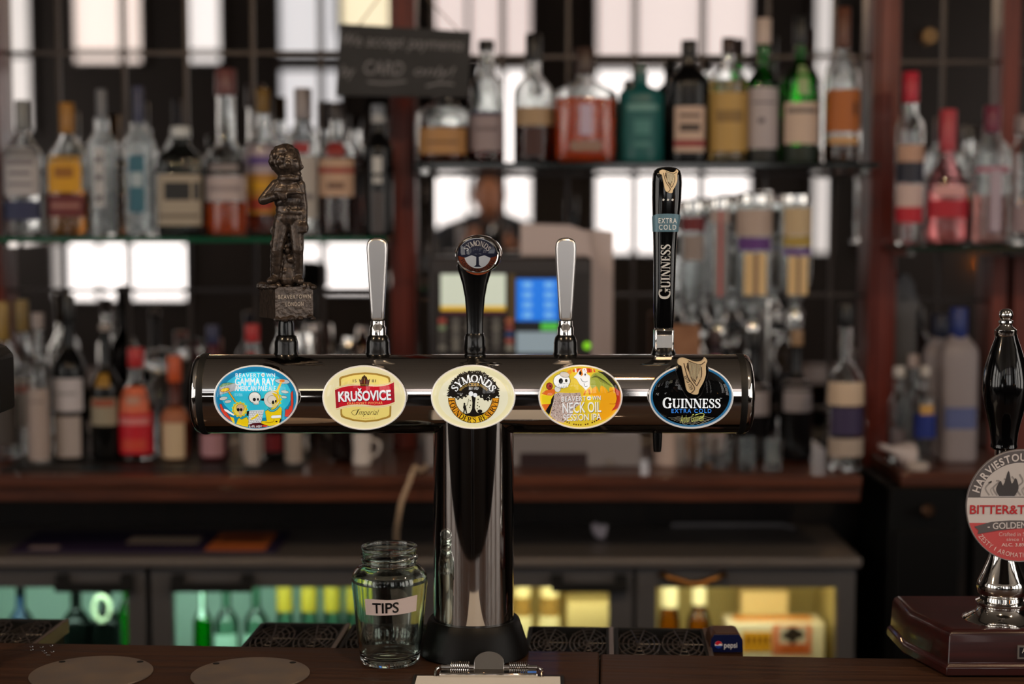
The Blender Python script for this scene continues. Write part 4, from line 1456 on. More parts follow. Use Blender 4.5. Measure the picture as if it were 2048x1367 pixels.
# ------------------------------------------------------------------ hand pump on the right
YP = 1.975
xp = X(2003, YP, 1200)
pump = thing('hand_pump', 'hand pull beer pump with black handle on a wooden base at the right', 'beer pump', (xp, YP, ZC))
f0, f1 = onz(1893, 1352, ZC), onz(1806, 1306, ZC)
W = (f0.x - xp)
prof = []
out = [(W, f0.y - YP), (-W, f0.y - YP), (f1.x * -1 + 2 * xp - xp, f1.y - YP), (-(f1.x - xp), f1.y - YP + .09), (f1.x - xp, f1.y - YP + .09), (f1.x - xp, f1.y - YP)]
cy_ = sum(p[1] for p in out) / 6


def scaled(k):
    return [(p[0] * k, cy_ + (p[1] - cy_) * k) for p in out]


hb = Z(1262, f0.y) - ZC
levels = [(1.0, .0005), (1.0, .011), (.965, .015), (.95, hb * .86), (.93, hb * .95), (.89, hb)]
vs, fs = [], []
for k, z_ in levels:
    vs += [(p[0], p[1], z_) for p in scaled(k)]
for j in range(len(levels) - 1):
    for i in range(6):
        fs.append((j * 6 + i, j * 6 + (i + 1) % 6, (j + 1) * 6 + (i + 1) % 6, (j + 1) * 6 + i))
fs += [tuple(range(5, -1, -1)), tuple((len(levels) - 1) * 6 + i for i in range(6))]
MB().add(vs, fs).build('wooden_base', PUMPWOOD, pump, angle=25, bevel=.0015)
# maker's plate on the front of the base
npx = X(2036, f0.y, 1306) - xp
pl = MB().box(npx, npx + .062, f0.y - YP + .0015, f0.y - YP + .006, hb * .38, hb * .68).build('name_plate', pm('nickel plate', (190, 186, 180), .3, .9), pump)
MB().box(npx + .0022, npx + .0598, f0.y - YP + .001, f0.y - YP + .002, hb * .42, hb * .64).build('plate_field', ink((26, 26, 30)), pl)
a = Art(0, 0, .001)
a.text('A', 5, -4.5, 10.5, 2, ink((214, 212, 206)))
ob = a.build('plate_letter', pl)
ob.location = (npx, f0.y - YP + .0009, hb * .55)
sp_ = S(YP, 1200)
zq = lambda py: Z(py, YP) - ZC
chrome_prof = [(80, 1247), (81, 1243), (78, 1237), (66, 1231), (58, 1226), (50, 1220), (46, 1212), (50, 1206), (50, 1201), (42, 1197), (41, 1190), (47, 1184), (49, 1172), (49, 1162), (46, 1157), (38, 1140), (28, 1115), (22, 1085), (20, 1000), (20, 895)]
pts = [(w * sp_, max(zq(y), hb * .99)) for w, y in chrome_prof]
MB().lathe(pts, 64).build('pump_body', CHROME2, pump)
hd = [(20, 898), (26, 893), (25, 885), (27, 865), (31, 845), (36, 825), (40, 808), (43.5, 790), (44.5, 775), (44, 758), (41, 738), (36, 718), (29, 696), (22, 676), (20, 668)]
MB().lathe([(w * sp_, zq(y)) for w, y in hd], 56, c=(-3 * sp_, 0, 0)).build('handle', GLOSSB, pump)
fn = [(20, 672), (21.5, 669), (21.5, 659), (18, 656), (13, 652), (11.5, 648), (14, 645), (14, 641), (9, 638.5), (12, 636), (13.5, 630), (12.5, 623), (8, 618), (1, 616.5)]
MB().lathe([(w * sp_, zq(y)) for w, y in fn], 40, c=(-5 * sp_, 0, 0)).build('finial', CHROME2, pump)
# pump clip
YC = 1.895
m = S(YC, 1010)
cc = P(2041, 1011, YC)
A_, B_ = 109, 114
clip = MB().lathe([(B_ * m * .985, .0), (B_ * m, .0008), (B_ * m, .0032), (B_ * m * .985, .004)], 96, axis='y', sx=A_ / B_).build('pump_clip', ink((96, 92, 96)), pump, (cc.x - xp, YC - YP, cc.z - ZC))
clip['label'] = 'round pump clip banded grey, white and red'
MB().lathe([(.006, .004), (.006, YP - YC - .01)], 16, axis='y', c=(xp - cc.x, 0, -.0)).build('clip_bracket', SATIN, clip)
# artwork in the enlarged view of the pump (origin 1760,860, scale 2.698)
zsc = 2.698
a = Art((2041 - 1760) * zsc, (1011 - 860) * zsc, m / zsc)
cx, cyy = a.cx, a.cy
G1, G2, WH, RD = ink((98, 94, 98)), ink((200, 195, 197)), ink((214, 208, 210)), ink((204, 88, 92))
RX, RY = A_ * zsc - 6, B_ * zsc - 6


def cap_poly(y0, y1, n=24):
    L_, R_ = [], []
    for i in range(n + 1):
        y = y0 + (y1 - y0) * i / n
        dx = RX * math.sqrt(max(0, 1 - ((y - cyy) / RY) ** 2))
        L_.append((cx - dx, y)); R_.append((cx + dx, y))
    return L_ + R_[::-1]


a.ell(cx, cyy, RX + 4, RY + 4, ink((150, 144, 148)), n=96)
a.put([cap_poly(cyy - RY, 362)], G1)
a.put([cap_poly(362, 500)], WH)
a.put([cap_poly(500, cyy + RY)], RD)
a.put([[(cx - 218, 358)] + [(cx + 218 * math.cos(t_), 358 - 186 * math.sin(t_)) for t_ in [math.pi * (1 - i / 30) for i in range(31)]]], G2)
# plain flame-like curls where the badge shows a drawing
for k in range(9):
    x = cx - 170 + k * 42
    a.line(smooth_line([(x, 350), (x - 22, 310), (x + 10, 275), (x - 8, 235 + abs(k - 4) * 12)]), 9, ink((150, 146, 148)))
    a.line(smooth_line([(x + 20, 350), (x + 6, 320), (x + 26, 300)]), 7, ink((168, 164, 166)))
a.poly(smooth_line([(cx - 118, 352), (cx - 135, 315), (cx - 112, 270), (cx - 96, 296), (cx - 70, 215), (cx - 52, 285), (cx - 30, 255), (cx - 14, 310), (cx - 34, 352)], 4), ink((72, 70, 74)))
a.arctext('HARVIESTOUN BREWERY', cx, 395, 252, 42, 166, 6, WH, off=.025)
a.text('BITTER&TWISTED', 484, 402, cx + (cx - 484), 452, ink((190, 52, 58)), .02)
a.poly([(510, 520), (600, 494), (700, 486), (cx, 486), (cx + 200, 500), (cx + 245, 522), (cx + 228, 560), (cx + 100, 532), (cx, 528), (640, 540), (528, 560), (535, 540)], G1)
a.text('- GOLDEN BEER -', 582, 494, cx + (cx - 582), 530, WH, .012, rot=.03)
a.text('Crafted in Scotland', 644, 550, cx + (cx - 644), 572, ink((226, 196, 198)))
a.text('since 1983', 686, 580, cx + (cx - 686), 598, ink((226, 196, 198)))
a.text('ALC. 3.8% VOL', 660, 610, cx + (cx - 660), 628, ink((236, 216, 216)), .01)
a.arctext('ZESTY . AROMATIC . REFRESHING', cx, cyy, 268, 25, 216, 324, ink((236, 210, 210)), inside=True)
a.build('clip_artwork', clip, (0, -.0002, 0))

# ------------------------------------------------------------------ back bar carcass
YP0 = 3.60                        # front of the uprights
YSH = 3.46                        # line on which the bottles stand
LEDGE_Z = Z(924, 3.40)            # top of the wooden ledge
for k, (a_, b_, lo, hi) in enumerate(((783, 832, LEDGE_Z, 3.1), (1738, 1792, 0, 3.1), (-40, 4, LEDGE_Z, 3.1))):
    x0, x1 = X(a_, YP0), X(b_, YP0)
    mb = MB().box(x0, x1, YP0, YM + .02, lo, hi)
    mb.box(x0 + (x1 - x0) * .22, x0 + (x1 - x0) * .78, YP0 - .008, YP0, lo, hi)
    struct('trim_%d' % (k + 1), mb, MAHOG, 'mahogany upright of the back bar', bevel=.003)
xa, xb = X(-700, 3.2), X(1735, 3.2)
zl0 = Z(1008, 3.2)
t = thing('wooden_ledge', 'thick mahogany ledge carrying the till and bottles over the fridges', 'ledge', (0, 3.5, LEDGE_Z))
MB().box(xa, xb, -.28, YM - 3.482, -.022, 0).build('ledge_top', MAHOGH, t, bevel=.003)
MB().box(xa, xb, -.265, -.2, zl0 - LEDGE_Z, -.022).box(xa, xb, -.274, -.264, zl0 - LEDGE_Z + .028, -.03).build('ledge_front', MAHOGH, t, bevel=.003)
xb2 = X(2600, 3.4)
LEDGE2_Z = Z(926, 3.42)
t = MB().box(X(1794, 3.36), xb2, 3.30, YM + .018, LEDGE2_Z - .03, LEDGE2_Z).build('wooden_ledge', MAHOGH, bevel=.003)
tag(t, 'mahogany ledge of the right section behind the hand pump', 'ledge')
# red-brown panelling at the far right behind the bottles
struct('trim_4', MB().box(X(1978, 3.62), X(2008, 3.62), 3.60, YM - .002, LEDGE2_Z, Z(512, 3.62)).box(X(2022, 3.62), X(2200, 3.62), 3.60, YM - .002, LEDGE2_Z, Z(512, 3.62)), noise_mat('red brown panel', (92, 34, 22), (116, 46, 30), .45, scale=6, stretch=(8, 8, .7)), 'red brown panelling behind the bottles at the right')
struct('trim_5', MB().box(X(1990, 3.63), X(2026, 3.63), 3.62, YM - .002, Z(480, 3.63), 3.1), MAHOG, 'upright of the right mirror')

# mirrors with dark lead lines
MIR = pm('mirror silver', (212, 206, 204), .012, 1.0)
LEAD = pm('lead strip', (58, 52, 50), .35, .7)
for label, p0, p1, vs_, hs_ in (
        ('leaded mirror behind the bottles on the left shelf', 3, 785, (128, 258, 380, 512, 646), (106, 340, 580, 815)),
        ('leaded mirror behind the till and whisky bottles', 830, 1742, (866, 1004, 1135, 1266, 1398, 1530, 1660), (114, 350, 590, 815)),
        ('leaded mirror behind the pink bottles on the right', 1790, 2500, (1876, 2010, 2140), (124, 360, 600, 830))):
    x0, x1 = X(p0, YM), X(p1, YM)
    t = MB().box(x0, x1, YM, YM + .006, LEDGE_Z, 3.05).build('mirror', MIR)
    tag(t, label, 'mirror', 'leaded mirrors of the back bar')
    g = MB()
    for v in vs_:
        g.box(X(v, YM) - .0045, X(v, YM) + .0045, YM - .004, YM - .0004, LEDGE_Z, 3.05)
    for h_ in hs_:
        g.box(x0, x1, YM - .0045, YM - .0005, Z(h_, YM) - .0045, Z(h_, YM) + .0045)
    for e_ in range(2):
        g.box(x0, x1, YM - .004, YM - .0006, Z(-130 - 235 * e_, YM) - .0045, Z(-130 - 235 * e_, YM) + .0045)
    g.build('lead_lines', LEAD, t)

# glass shelves
SGL = pm('green glass shelf', (28, 84, 62), .06, coat=.2)
SHD = pm('dark glass shelf', (22, 26, 24), .1, coat=.2)


def shelf(label, p0, p1, py, mat, th=.011):
    z1 = Z(py, YSH - .02)
    x0, x1 = X(p0, YSH), X(p1, YSH)
    t = MB().box(x0, x1, 3.37, YM - .006, z1 - th, z1).build('glass_shelf', mat, bevel=.0015)
    tag(t, label, 'shelf', 'glass shelves of the back bar')
    for q in (x0 + .02, x1 - .02):
        MB().box(q - .008, q + .008, 3.42, YM - .006, z1 - th - .012, z1 - th).build('bracket', CHROME2, t)
    return z1


Z_LEFT = shelf('green edged glass shelf on the left', 6, 780, 473, SGL)
Z_MID = shelf('dark edged glass shelf holding the whisky bottles', 834, 1736, 327, SHD)
Z_RIGHT = shelf('dark glass shelf holding the pink bottles on the right', 1793, 2500, 490, pm('smoky green shelf', (30, 46, 40), .08, coat=.2))


# ------------------------------------------------------------------ bottles
def liquid(c, rough=0.0):
    return pm('liquid %d %d %d' % c[:3], c, .04, trans=c[3] if len(c) > 3 else .72, ior=1.36)


def opaque(c, rough=.16):
    return pm('bottle glass %d %d %d' % c, c, rough, spec=.35)


def tinted(c, e):
    return thin_glass('tinted glass %d %d %d' % c, c, e, .02, .4, 50)


def bottle(name, label, x, base, top, w, zs, Y=YSH, sh=.62, nk=.80, nw=.34, e=2.0, dy=.8, glass=None, fill=None, labels=(), cap=(.12, (30, 30, 30), 1.1), group=None, cat='bottle', shoulder=.5, foot=True, rz=0.0, capmat=None):
    """x, base, top, w are pixels as seen at depth Y; sh, nk: fractions of the height where shoulder and neck begin; nw: neck width against body"""
    s_ = S(Y, (base + top) / 2)
    Hh, Rr = (base - top) * s_, w * s_ / 2
    xw = X(x, Y, (base + top) / 2)
    t = thing(name, label, cat, (xw, Y, zs + .0006), rz, group)
    rn = Rr * nw
    caph = cap[0] * Hh if cap else 0
    gl = glass or CLEAR
    pr = [(Rr * .90, 0), (Rr * .98, .003), (Rr, .010), (Rr, Hh * sh)]
    for k in range(1, 7):
        f = k / 7
        g_ = f ** (1 / (.4 + shoulder)) if shoulder < .6 else math.sin(f * math.pi / 2)
        pr.append((Rr + (rn - Rr) * (1 - math.cos(f * math.pi)) / 2, Hh * (sh + (nk - sh) * f) if shoulder < .6 else Hh * (sh + (nk - sh) * (f ** .7))))
    pr += [(rn, Hh * nk), (rn * .97, Hh - caph - .004), (rn * 1.1, Hh - caph - .003), (rn * 1.1, Hh - caph)]
    n_ = 36
    wall_ = [(max(r_ - .0032, .0015), max(z_, .007)) for r_, z_ in pr[::-1]] if gl in (CLEAR, CLEARB) else []
    MB().lathe(pr + wall_, n_, e=e, sy=dy if e > 2 else 1).build('glass_body', gl, t, angle=50)
    syy = dy if e > 2 else 1

    def Rz(zf):
        z_ = zf * Hh
        for (r0, z0), (r1, z1) in zip(pr, pr[1:]):
            if z0 <= z_ <= z1:
                return r0 + (r1 - r0) * (z_ - z0) / max(1e-6, z1 - z0)
        return rn
    if fill:
        lv, lc = fill
        lp = [(Rr * .84, .006), (Rr * .92, .012)]
        k = 1
        while k * .06 < lv:
            if k * .06 * Hh > .016:
                lp.append((Rz(k * .06) * .93, k * .06 * Hh))
            k += 1
        lp.append((Rz(lv) * .93, lv * Hh))
        MB().lathe(lp, n_, e=e, sy=syy).build('liquid', liquid(lc), t, angle=50)
    for lb_ in labels:
        z0, z1, hw_, colr = lb_[:4]
        marks = lb_[4] if len(lb_) > 4 else ()
        mb, mts = MB(), [ink(colr, 0, .5)]

        def patch(za, zb_, h0, h1, m_, lift):
            vs, fs = [], []
            nn = 14
            for j in range(5):
                zf = za + (zb_ - za) * j / 4
                for i in range(nn + 1):
                    an = h0 + (h1 - h0) * i / nn
                    ca, sa = math.sin(an), -math.cos(an)
                    rr_ = Rz(zf) + lift
                    vs.append((math.copysign(abs(ca) ** (2 / e), ca) * rr_, math.copysign(abs(sa) ** (2 / e), sa) * rr_ * syy, zf * Hh))
            for j in range(4):
                for i in range(nn):
                    a_ = j * (nn + 1) + i
                    fs.append((a_, a_ + 1, a_ + nn + 2, a_ + nn + 1))
            mb.add(vs, fs, m_)
        patch(z0, z1, -hw_, hw_, 0, .0006)
        for mk in marks:
            u0, u1, v0, v1, mc = mk
            mt = ink(mc, 0, .5)
            if mt not in mts:
                mts.append(mt)
            patch(z0 + (z1 - z0) * v0, z0 + (z1 - z0) * v1, -hw_ + 2 * hw_ * u0, -hw_ + 2 * hw_ * u1, mts.index(mt), .0011)
        mb.build('label', mts, t, angle=60)
    if cap:
        cw = rn * cap[2]
        MB().lathe([(cw * .97, Hh - caph - .002), (cw, Hh - caph), (cw, Hh - .003), (cw * .9, Hh)], 28).build('cap', capmat or ink(cap[1], 0, .35), t)
    return t


GR1 = 'spirit bottles on the left shelf'
DKM = (60, 56, 60)
TXTM = lambda c: ((.2, .8, .62, .74, c), (.3, .7, .42, .50, c), (.25, .75, .2, .26, c))
bottle('tequila_bottle', 'clear bottle with grey cap, pale label and navy band, leftmost on the left shelf', 47, 470, 200, 74, Z_LEFT, sh=.58, nk=.78, nw=.34, e=3, labels=((.3, .66, 1.15, (178, 174, 178), TXTM((120, 116, 122))), (.12, .26, 1.2, (42, 48, 84))), cap=(.2, (128, 130, 132), 1.15), group=GR1)
bottle('tequila_bottle', 'bottle with gold cap, yellow label and maroon band on the left shelf', 136, 470, 205, 78, Z_LEFT, sh=.56, nk=.78, nw=.34, e=3, fill=(.34, (206, 132, 40)), labels=((.33, .60, .85, (214, 156, 24), ((.3, .7, .4, .7, (150, 96, 20)),)), (.15, .31, 1.15, (104, 36, 40), ((.2, .8, .4, .6, (160, 110, 100)),))), cap=(.22, (156, 108, 40), 1.15), group=GR1)
bottle('vodka_bottle', 'rippled clear bottle with white upright lettering beside the gold capped bottle', 205, 470, 178, 58, Z_LEFT, sh=.62, nk=.74, nw=.5, glass=CLEARB, labels=((.2, .6, .35, (186, 186, 190), ((.2, .8, .1, .2, (90, 90, 96)), (.2, .8, .45, .55, (90, 90, 96)), (.2, .8, .75, .85, (90, 90, 96)))),), cap=(.2, (110, 112, 118), .7), group=GR1)
bottle('vodka_bottle', 'rippled clear bottle with a narrow teal label on the left shelf', 279, 470, 172, 60, Z_LEFT, sh=.62, nk=.75, nw=.5, glass=CLEARB, labels=((.16, .54, .55, (50, 104, 124), ((.15, .85, .45, .7, (170, 186, 196)),)),), cap=(.24, (50, 54, 84), .7), group=GR1)
bottle('gin_bottle', 'squat dark bottle with beige label and black emblem on the left shelf', 363, 470, 252, 92, Z_LEFT, sh=.66, nk=.84, nw=.36, e=4, shoulder=.8, glass=tinted((120, 122, 116), (40, 42, 40)), labels=((.10, .56, 1.15, (168, 156, 140), ((.35, .62, .5, .85, (30, 32, 36)), (.68, .9, .5, .85, (40, 42, 46)), (.15, .85, .15, .22, (110, 100, 90)))),), cap=(.09, (196, 200, 202), 1.2), group=GR1)
bottle('rum_bottle', 'long necked bottle with rosy cap, pale label and orange spirit', 453, 470, 138, 84, Z_LEFT, sh=.45, nk=.58, nw=.44, shoulder=.8, fill=(.2, (250, 96, 16, .5)), labels=((.21, .36, 1.2, (184, 168, 168), ((.15, .85, .4, .6, (150, 136, 136)),)), (.37, .45, 1.2, (48, 42, 42), ((.2, .8, .3, .7, (150, 140, 140)),))), cap=(.15, (104, 60, 60), 1.15), group=GR1)
bottle('rum_bottle', 'gold capped bottle with a multicoloured label behind the bronze figure', 527, 470, 178, 74, Z_LEFT, Y=YSH + .075, sh=.58, nk=.76, nw=.36, fill=(.3, (176, 70, 50)), labels=((.42, .62, 1.1, (190, 176, 190), ((.2, .8, .3, .6, (110, 90, 160)),)), (.15, .42, 1.1, (206, 150, 66), ((.2, .8, .1, .4, (178, 70, 56)), (.3, .7, .6, .8, (236, 180, 40))))), cap=(.16, (130, 100, 44), 1.1), group=GR1)
bottle('vodka_bottle', 'clear bottle with grey cap and red seal right of the bronze figure', 607, 470, 176, 64, Z_LEFT, sh=.62, nk=.78, nw=.5, labels=((.12, .54, 1.1, (176, 170, 166), ((.15, .85, .3, .4, (120, 116, 116)),)), (.56, .63, .5, (150, 40, 44))), cap=(.2, (150, 142, 144), 1.1), group=GR1)
bottle('rum_bottle', 'bottle with beige label, red stripe and red seal on the left shelf', 675, 470, 205, 76, Z_LEFT, sh=.62, nk=.78, nw=.36, fill=(.6, (70, 30, 20)), labels=((.3, .58, 1.1, (190, 156, 132), ((0, 1, .62, .76, (150, 50, 44)), (.3, .7, .2, .36, (110, 80, 66)))), (.6, .70, .5, (140, 46, 44))), cap=(.12, (60, 52, 50), 1.1), group=GR1)
bottle('liqueur_bottle', 'black bottle with white dotted label beside the wooden upright', 757, 470, 208, 60, Z_LEFT, sh=.66, nk=.80, nw=.42, glass=opaque((10, 9, 10)), labels=((.48, .6, .3, (200, 200, 200)), (.4, .45, .3, (190, 190, 190)), (.02, .34, .4, (74, 70, 74))), cap=(.14, (170, 170, 172), 1.1), group=GR1)

GR2 = 'whisky bottles on the middle shelf'
bottle('whisky_bottle', 'squat round bottle with tan label half hidden by the chalkboard', 886, 327, 178, 106, Z_MID, sh=.62, nk=.86, nw=.3, shoulder=.8, fill=(.5, (128, 52, 18)), labels=((.12, .46, 1.05, (178, 132, 82), ((.2, .8, .4, .5, (120, 84, 50)),)),), cap=(.1, (60, 40, 26), 1.1), group=GR2)
bottle('whisky_bottle', 'clear bottle with pale grey label and black stopper beside the chalkboard', 973, 327, 83, 70, Z_MID, sh=.58, nk=.76, nw=.42, shoulder=.8, fill=(.36, (104, 28, 16)), labels=((.1, .42, 1.2, (150, 134, 138), ((.1, .9, .9, 1, (40, 40, 74)), (.2, .8, .5, .6, (110, 96, 102)))),), cap=(.07, (20, 18, 20), 1.1), group=GR2)
bottle('whisky_bottle', 'whisky bottle with slanted tan label and black cap on the middle shelf', 1067, 327, 70, 78, Z_MID, sh=.52, nk=.70, nw=.38, shoulder=.8, fill=(.42, (88, 26, 14)), labels=((.29, .43, 1.25, (170, 142, 110)), (.06, .27, .5, (60, 26, 24))), cap=(.2, (22, 18, 18), 1.1), group=GR2)
bottle('whisky_decanter', 'broad decanter of bright orange red spirit with round stopper', 1170, 327, 98, 130, Z_MID, sh=.55, nk=.74, nw=.24, e=3.2, shoulder=.8, fill=(.56, (255, 92, 16, .45)), labels=((.10, .19, .3, (150, 118, 104)), (.24, .5, .06, (196, 176, 200))), cap=(.22, (66, 48, 42), 1.3), group=GR2)  # narrow pale upright label strip is a painted highlight of the facets
bottle('gin_bottle', 'matt teal bottle with faint pale lettering on the middle shelf', 1282, 327, 130, 90, Z_MID, sh=.68, nk=.8, nw=.28, shoulder=.8, glass=pm('teal glaze', (22, 92, 92), .35), labels=((.15, .6, .9, (24, 96, 96), ((.1, .9, .84, .96, (110, 160, 156)), (.3, .7, .3, .62, (70, 130, 128)), (.3, .7, .02, .14, (70, 126, 124)))),), cap=(.1, (90, 110, 106), .8), group=GR2)
bottle('liqueur_bottle', 'black bottle with cream and red label on the middle shelf', 1377, 327, 83, 80, Z_MID, sh=.64, nk=.8, nw=.36, e=2.3, shoulder=.8, glass=opaque((7, 6, 7)), labels=((.09, .46, .78, (200, 172, 156), ((0, 1, .12, .26, (140, 30, 40)), (.2, .8, .45, .62, (70, 58, 54)), (.2, .8, .75, .84, (110, 92, 84)))),), cap=(.11, (14, 12, 12), 1.1), group=GR2)
bottle('tequila_bottle', 'clear bottle with wide gold label between black and green bottles', 1456, 327, 78, 78, Z_MID, sh=.62, nk=.8, nw=.32, shoulder=.8, labels=((.09, .56, 1.25, (186, 150, 84), ((.2, .8, .5, .7, (140, 110, 60)),)),), cap=(.12, (52, 30, 24), 1.1), fill=(.66, (200, 170, 110)), group=GR2)
bottle('whisky_bottle', 'green bottle with tall pale cap and grey white label', 1525, 327, 40, 62, Z_MID, sh=.54, nk=.66, nw=.44, shoulder=.8, glass=tinted((70, 236, 100), (16, 130, 44)), labels=((.1, .52, 1.35, (176, 166, 170), ((.2, .8, .74, .77, (90, 86, 90)), (.35, .5, .42, .5, (90, 86, 90)))), (.01, .09, 1.4, (24, 26, 24))), cap=(.17, (196, 176, 166), 1.2), group=GR2)
bottle('whisky_bottle', 'green bottle with black cap and cream label', 1600, 327, 34, 74, Z_MID, sh=.55, nk=.70, nw=.36, shoulder=.8, glass=tinted((50, 230, 80), (10, 110, 30)), labels=((.13, .41, 1.1, (204, 180, 164), ((.1, .9, .74, .86, (110, 100, 96)),)), (.01, .12, 1.3, (14, 30, 16)), (.46, .66, .3, (150, 170, 120))), cap=(.19, (14, 14, 14), 1.1), group=GR2)
bottle('whisky_bottle', 'tall brown necked bottle with amber label, rightmost on the middle shelf', 1685, 327, 18, 70, Z_MID, sh=.52, nk=.76, nw=.36, shoulder=.8, fill=(.14, (90, 50, 20)), labels=((.2, .47, 1.2, (172, 96, 36), ((.7, .8, .4, .7, (60, 36, 20)),)), (.12, .17, 1.0, (196, 150, 100))), cap=(.25, (96, 52, 34), 1.15), group=GR2)

GR3 = 'bottles on the right shelf'
bottle('vodka_bottle', 'red capped bottle with navy and red bands on the right shelf', 1819, 489, 146, 56, Z_RIGHT, sh=.66, nk=.78, nw=.5, shoulder=.8, labels=((.36, .48, 1.3, (40, 42, 58)), (.13, .22, 1.3, (186, 20, 44)), (.22, .35, 1.3, (206, 180, 176)), (.48, .58, 1.2, (190, 150, 130))), cap=(.17, (182, 22, 50), 1.15), group=GR3)
bottle('gin_bottle', 'pink bottle with red label and sloping shoulders on the right shelf', 1894, 489, 220, 82, Z_RIGHT, sh=.42, nk=.68, nw=.36, e=2.6, shoulder=.4, glass=tinted((250, 206, 210), (200, 120, 134)), fill=(.4, (253, 222, 220)), labels=((.2, .33, 1.2, (178, 24, 46)), (.36, .44, .8, (216, 160, 160))), cap=(.3, (178, 62, 74), 1.15), group=GR3)
bottle('gin_bottle', 'clear bottle of pink spirit with maroon cap on the right shelf', 1982, 489, 213, 72, Z_RIGHT, sh=.64, nk=.8, nw=.42, shoulder=.8, glass=CLEARB, fill=(.36, (250, 176, 170)), labels=((.1, .54, .3, (176, 160, 176)), (.52, .56, 1.2, (176, 110, 130))), cap=(.19, (112, 34, 62), 1.1), group=GR3)
bottle('gin_bottle', 'clear bottle with grey cap cut by the right picture edge', 2050, 489, 232, 66, Z_RIGHT, sh=.7, nk=.82, nw=.6, labels=((.1, .3, 1.1, (150, 130, 138)),), cap=(.14, (150, 138, 140), 1.1), group=GR3)
bottle('gin_bottle', 'slim clear bottle standing behind the pink and maroon capped bottles', 1938, 489, 255, 40, Z_RIGHT, Y=YSH + .1, sh=.7, nk=.82, nw=.5, fill=(.35, (250, 180, 172)), cap=(.1, (120, 116, 112), 1.1), group=GR3)

# bottles standing on the ledge, left half
GR4 = 'bottles on the ledge left of the tap tower'
YL = 3.42
LB = dict(zs=LEDGE_Z + .0045, Y=YL, group=GR4)
bottle('vermouth_bottle', 'clear bottle with gold cap at the far left of the ledge', 8, 915, 600, 62, sh=.58, nk=.76, nw=.4, labels=((.1, .4, 1.1, (70, 64, 62)),), cap=(.24, (150, 122, 62), 1.1), **LB)
bottle('vermouth_bottle', 'clear bottle with dull gold cap and white label on the ledge', 46, 905, 598, 60, zs=LEDGE_Z + .0045, Y=YL + .085, group=GR4, sh=.58, nk=.74, nw=.42, labels=((.18, .5, 1.0, (190, 180, 176), ((.2, .8, .7, .85, (190, 120, 110)),)),), cap=(.2, (130, 108, 60), 1.1))
bottle('syrup_bottle', 'slim bottle with a tall white label at the front of the ledge', 78, 920, 620, 46, zs=LEDGE_Z + .0045, Y=YL - .05, group=GR4, sh=.62, nk=.72, nw=.5, labels=((.02, .5, 1.1, (168, 152, 146), ((.2, .8, .8, .84, (140, 126, 120)),)),), cap=(.1, (150, 140, 140), 1.1))
bottle('wine_bottle', 'dark wine bottle with wide white label on the ledge', 139, 918, 590, 66, sh=.52, nk=.7, nw=.36, shoulder=.8, glass=opaque((10, 10, 11)), labels=((.3, .5, 1.1, (196, 190, 196), ((.2, .8, .5, .6, (150, 146, 150)),)), (.02, .27, .9, (172, 160, 156))), cap=(.16, (22, 22, 24), 1.1), **LB)
bottle('cream_liqueur_bottle', 'dark round shouldered bottle with gold spot and oval label on the ledge', 212, 905, 634, 62, sh=.5, nk=.7, nw=.34, shoulder=.8, glass=opaque((11, 10, 9)), labels=((.26, .46, .95, (150, 140, 120), ((.1, .9, .7, .95, (150, 70, 44)),)), (.54, .64, .5, (150, 110, 34))), cap=(.05, (150, 140, 136), 1.1), **LB)
bottle('liqueur_bottle', 'bottle with red cap, round orange seal and red label on the ledge', 273, 895, 672, 70, sh=.5, nk=.72, nw=.42, shoulder=.8, fill=(.5, (120, 20, 20)), labels=((.06, .44, 1.2, (196, 20, 40), ((.1, .9, .7, .85, (216, 130, 130)), (.2, .8, .1, .35, (206, 70, 50)))), (.42, .66, .95, (216, 110, 78), ((.3, .7, .35, .65, (190, 140, 120)),))), cap=(.16, (178, 36, 40), 1.15), **LB)
bottle('liqueur_bottle', 'bottle with orange cap and two tone tan label on the ledge', 350, 902, 695, 58, sh=.4, nk=.56, nw=.44, shoulder=.5, glass=opaque((84, 34, 18)), labels=((.02, .36, .85, (206, 182, 150)), (.36, .5, 1.2, (160, 96, 66))), cap=(.24, (196, 84, 40), 1.15), **LB)
bottle('liqueur_bottle', 'maroon bottle below the left end of the tap tower', 427, 908, 640, 58, sh=.6, nk=.76, nw=.4, shoulder=.8, glass=opaque((74, 14, 24)), labels=((.03, .2, .9, (176, 130, 140)),), cap=(.14, (32, 36, 74), 1.1), **LB)
bottle('vodka_bottle', 'red capped clear bottle behind the bronze figure plinth', 506, 915, 645, 52, sh=.66, nk=.8, nw=.5, labels=((.02, .25, 1.0, (180, 172, 168)),), cap=(.12, (176, 40, 44), 1.15), **LB)
bottle('syrup_bottle', 'slim white labelled bottle below the cyan badge', 503, 926, 700, 34, zs=LEDGE_Z + .0045, Y=YL - .075, group=GR4, sh=.66, nk=.8, nw=.5, labels=((.01, .4, 1.2, (168, 154, 146)),), cap=(.1, (150, 60, 56), 1.1))
bottle('syrup_bottle', 'slim cream labelled bottle between cyan and red ribbon badges', 587, 923, 690, 36, zs=LEDGE_Z + .0045, Y=YL - .06, group=GR4, sh=.66, nk=.8, nw=.5, labels=((.01, .4, 1.2, (160, 146, 136)),), cap=(.1, (170, 166, 160), 1.1))
bottle('bitters_bottle', 'small dark bottle with red label on the ledge below the tap tower', 548, 910, 740, 40, sh=.6, nk=.8, nw=.5, glass=opaque((18, 14, 14)), labels=((.1, .3, 1.0, (136, 30, 40)),), cap=(.12, (30, 28, 28), 1.1), **LB)
bottle('whisky_bottle', 'dark amber bottle left of the wooden upright on the ledge', 690, 915, 690, 62, sh=.58, nk=.74, nw=.4, glass=opaque((24, 16, 14)), cap=(.14, (20, 20, 22), 1.1), **LB)

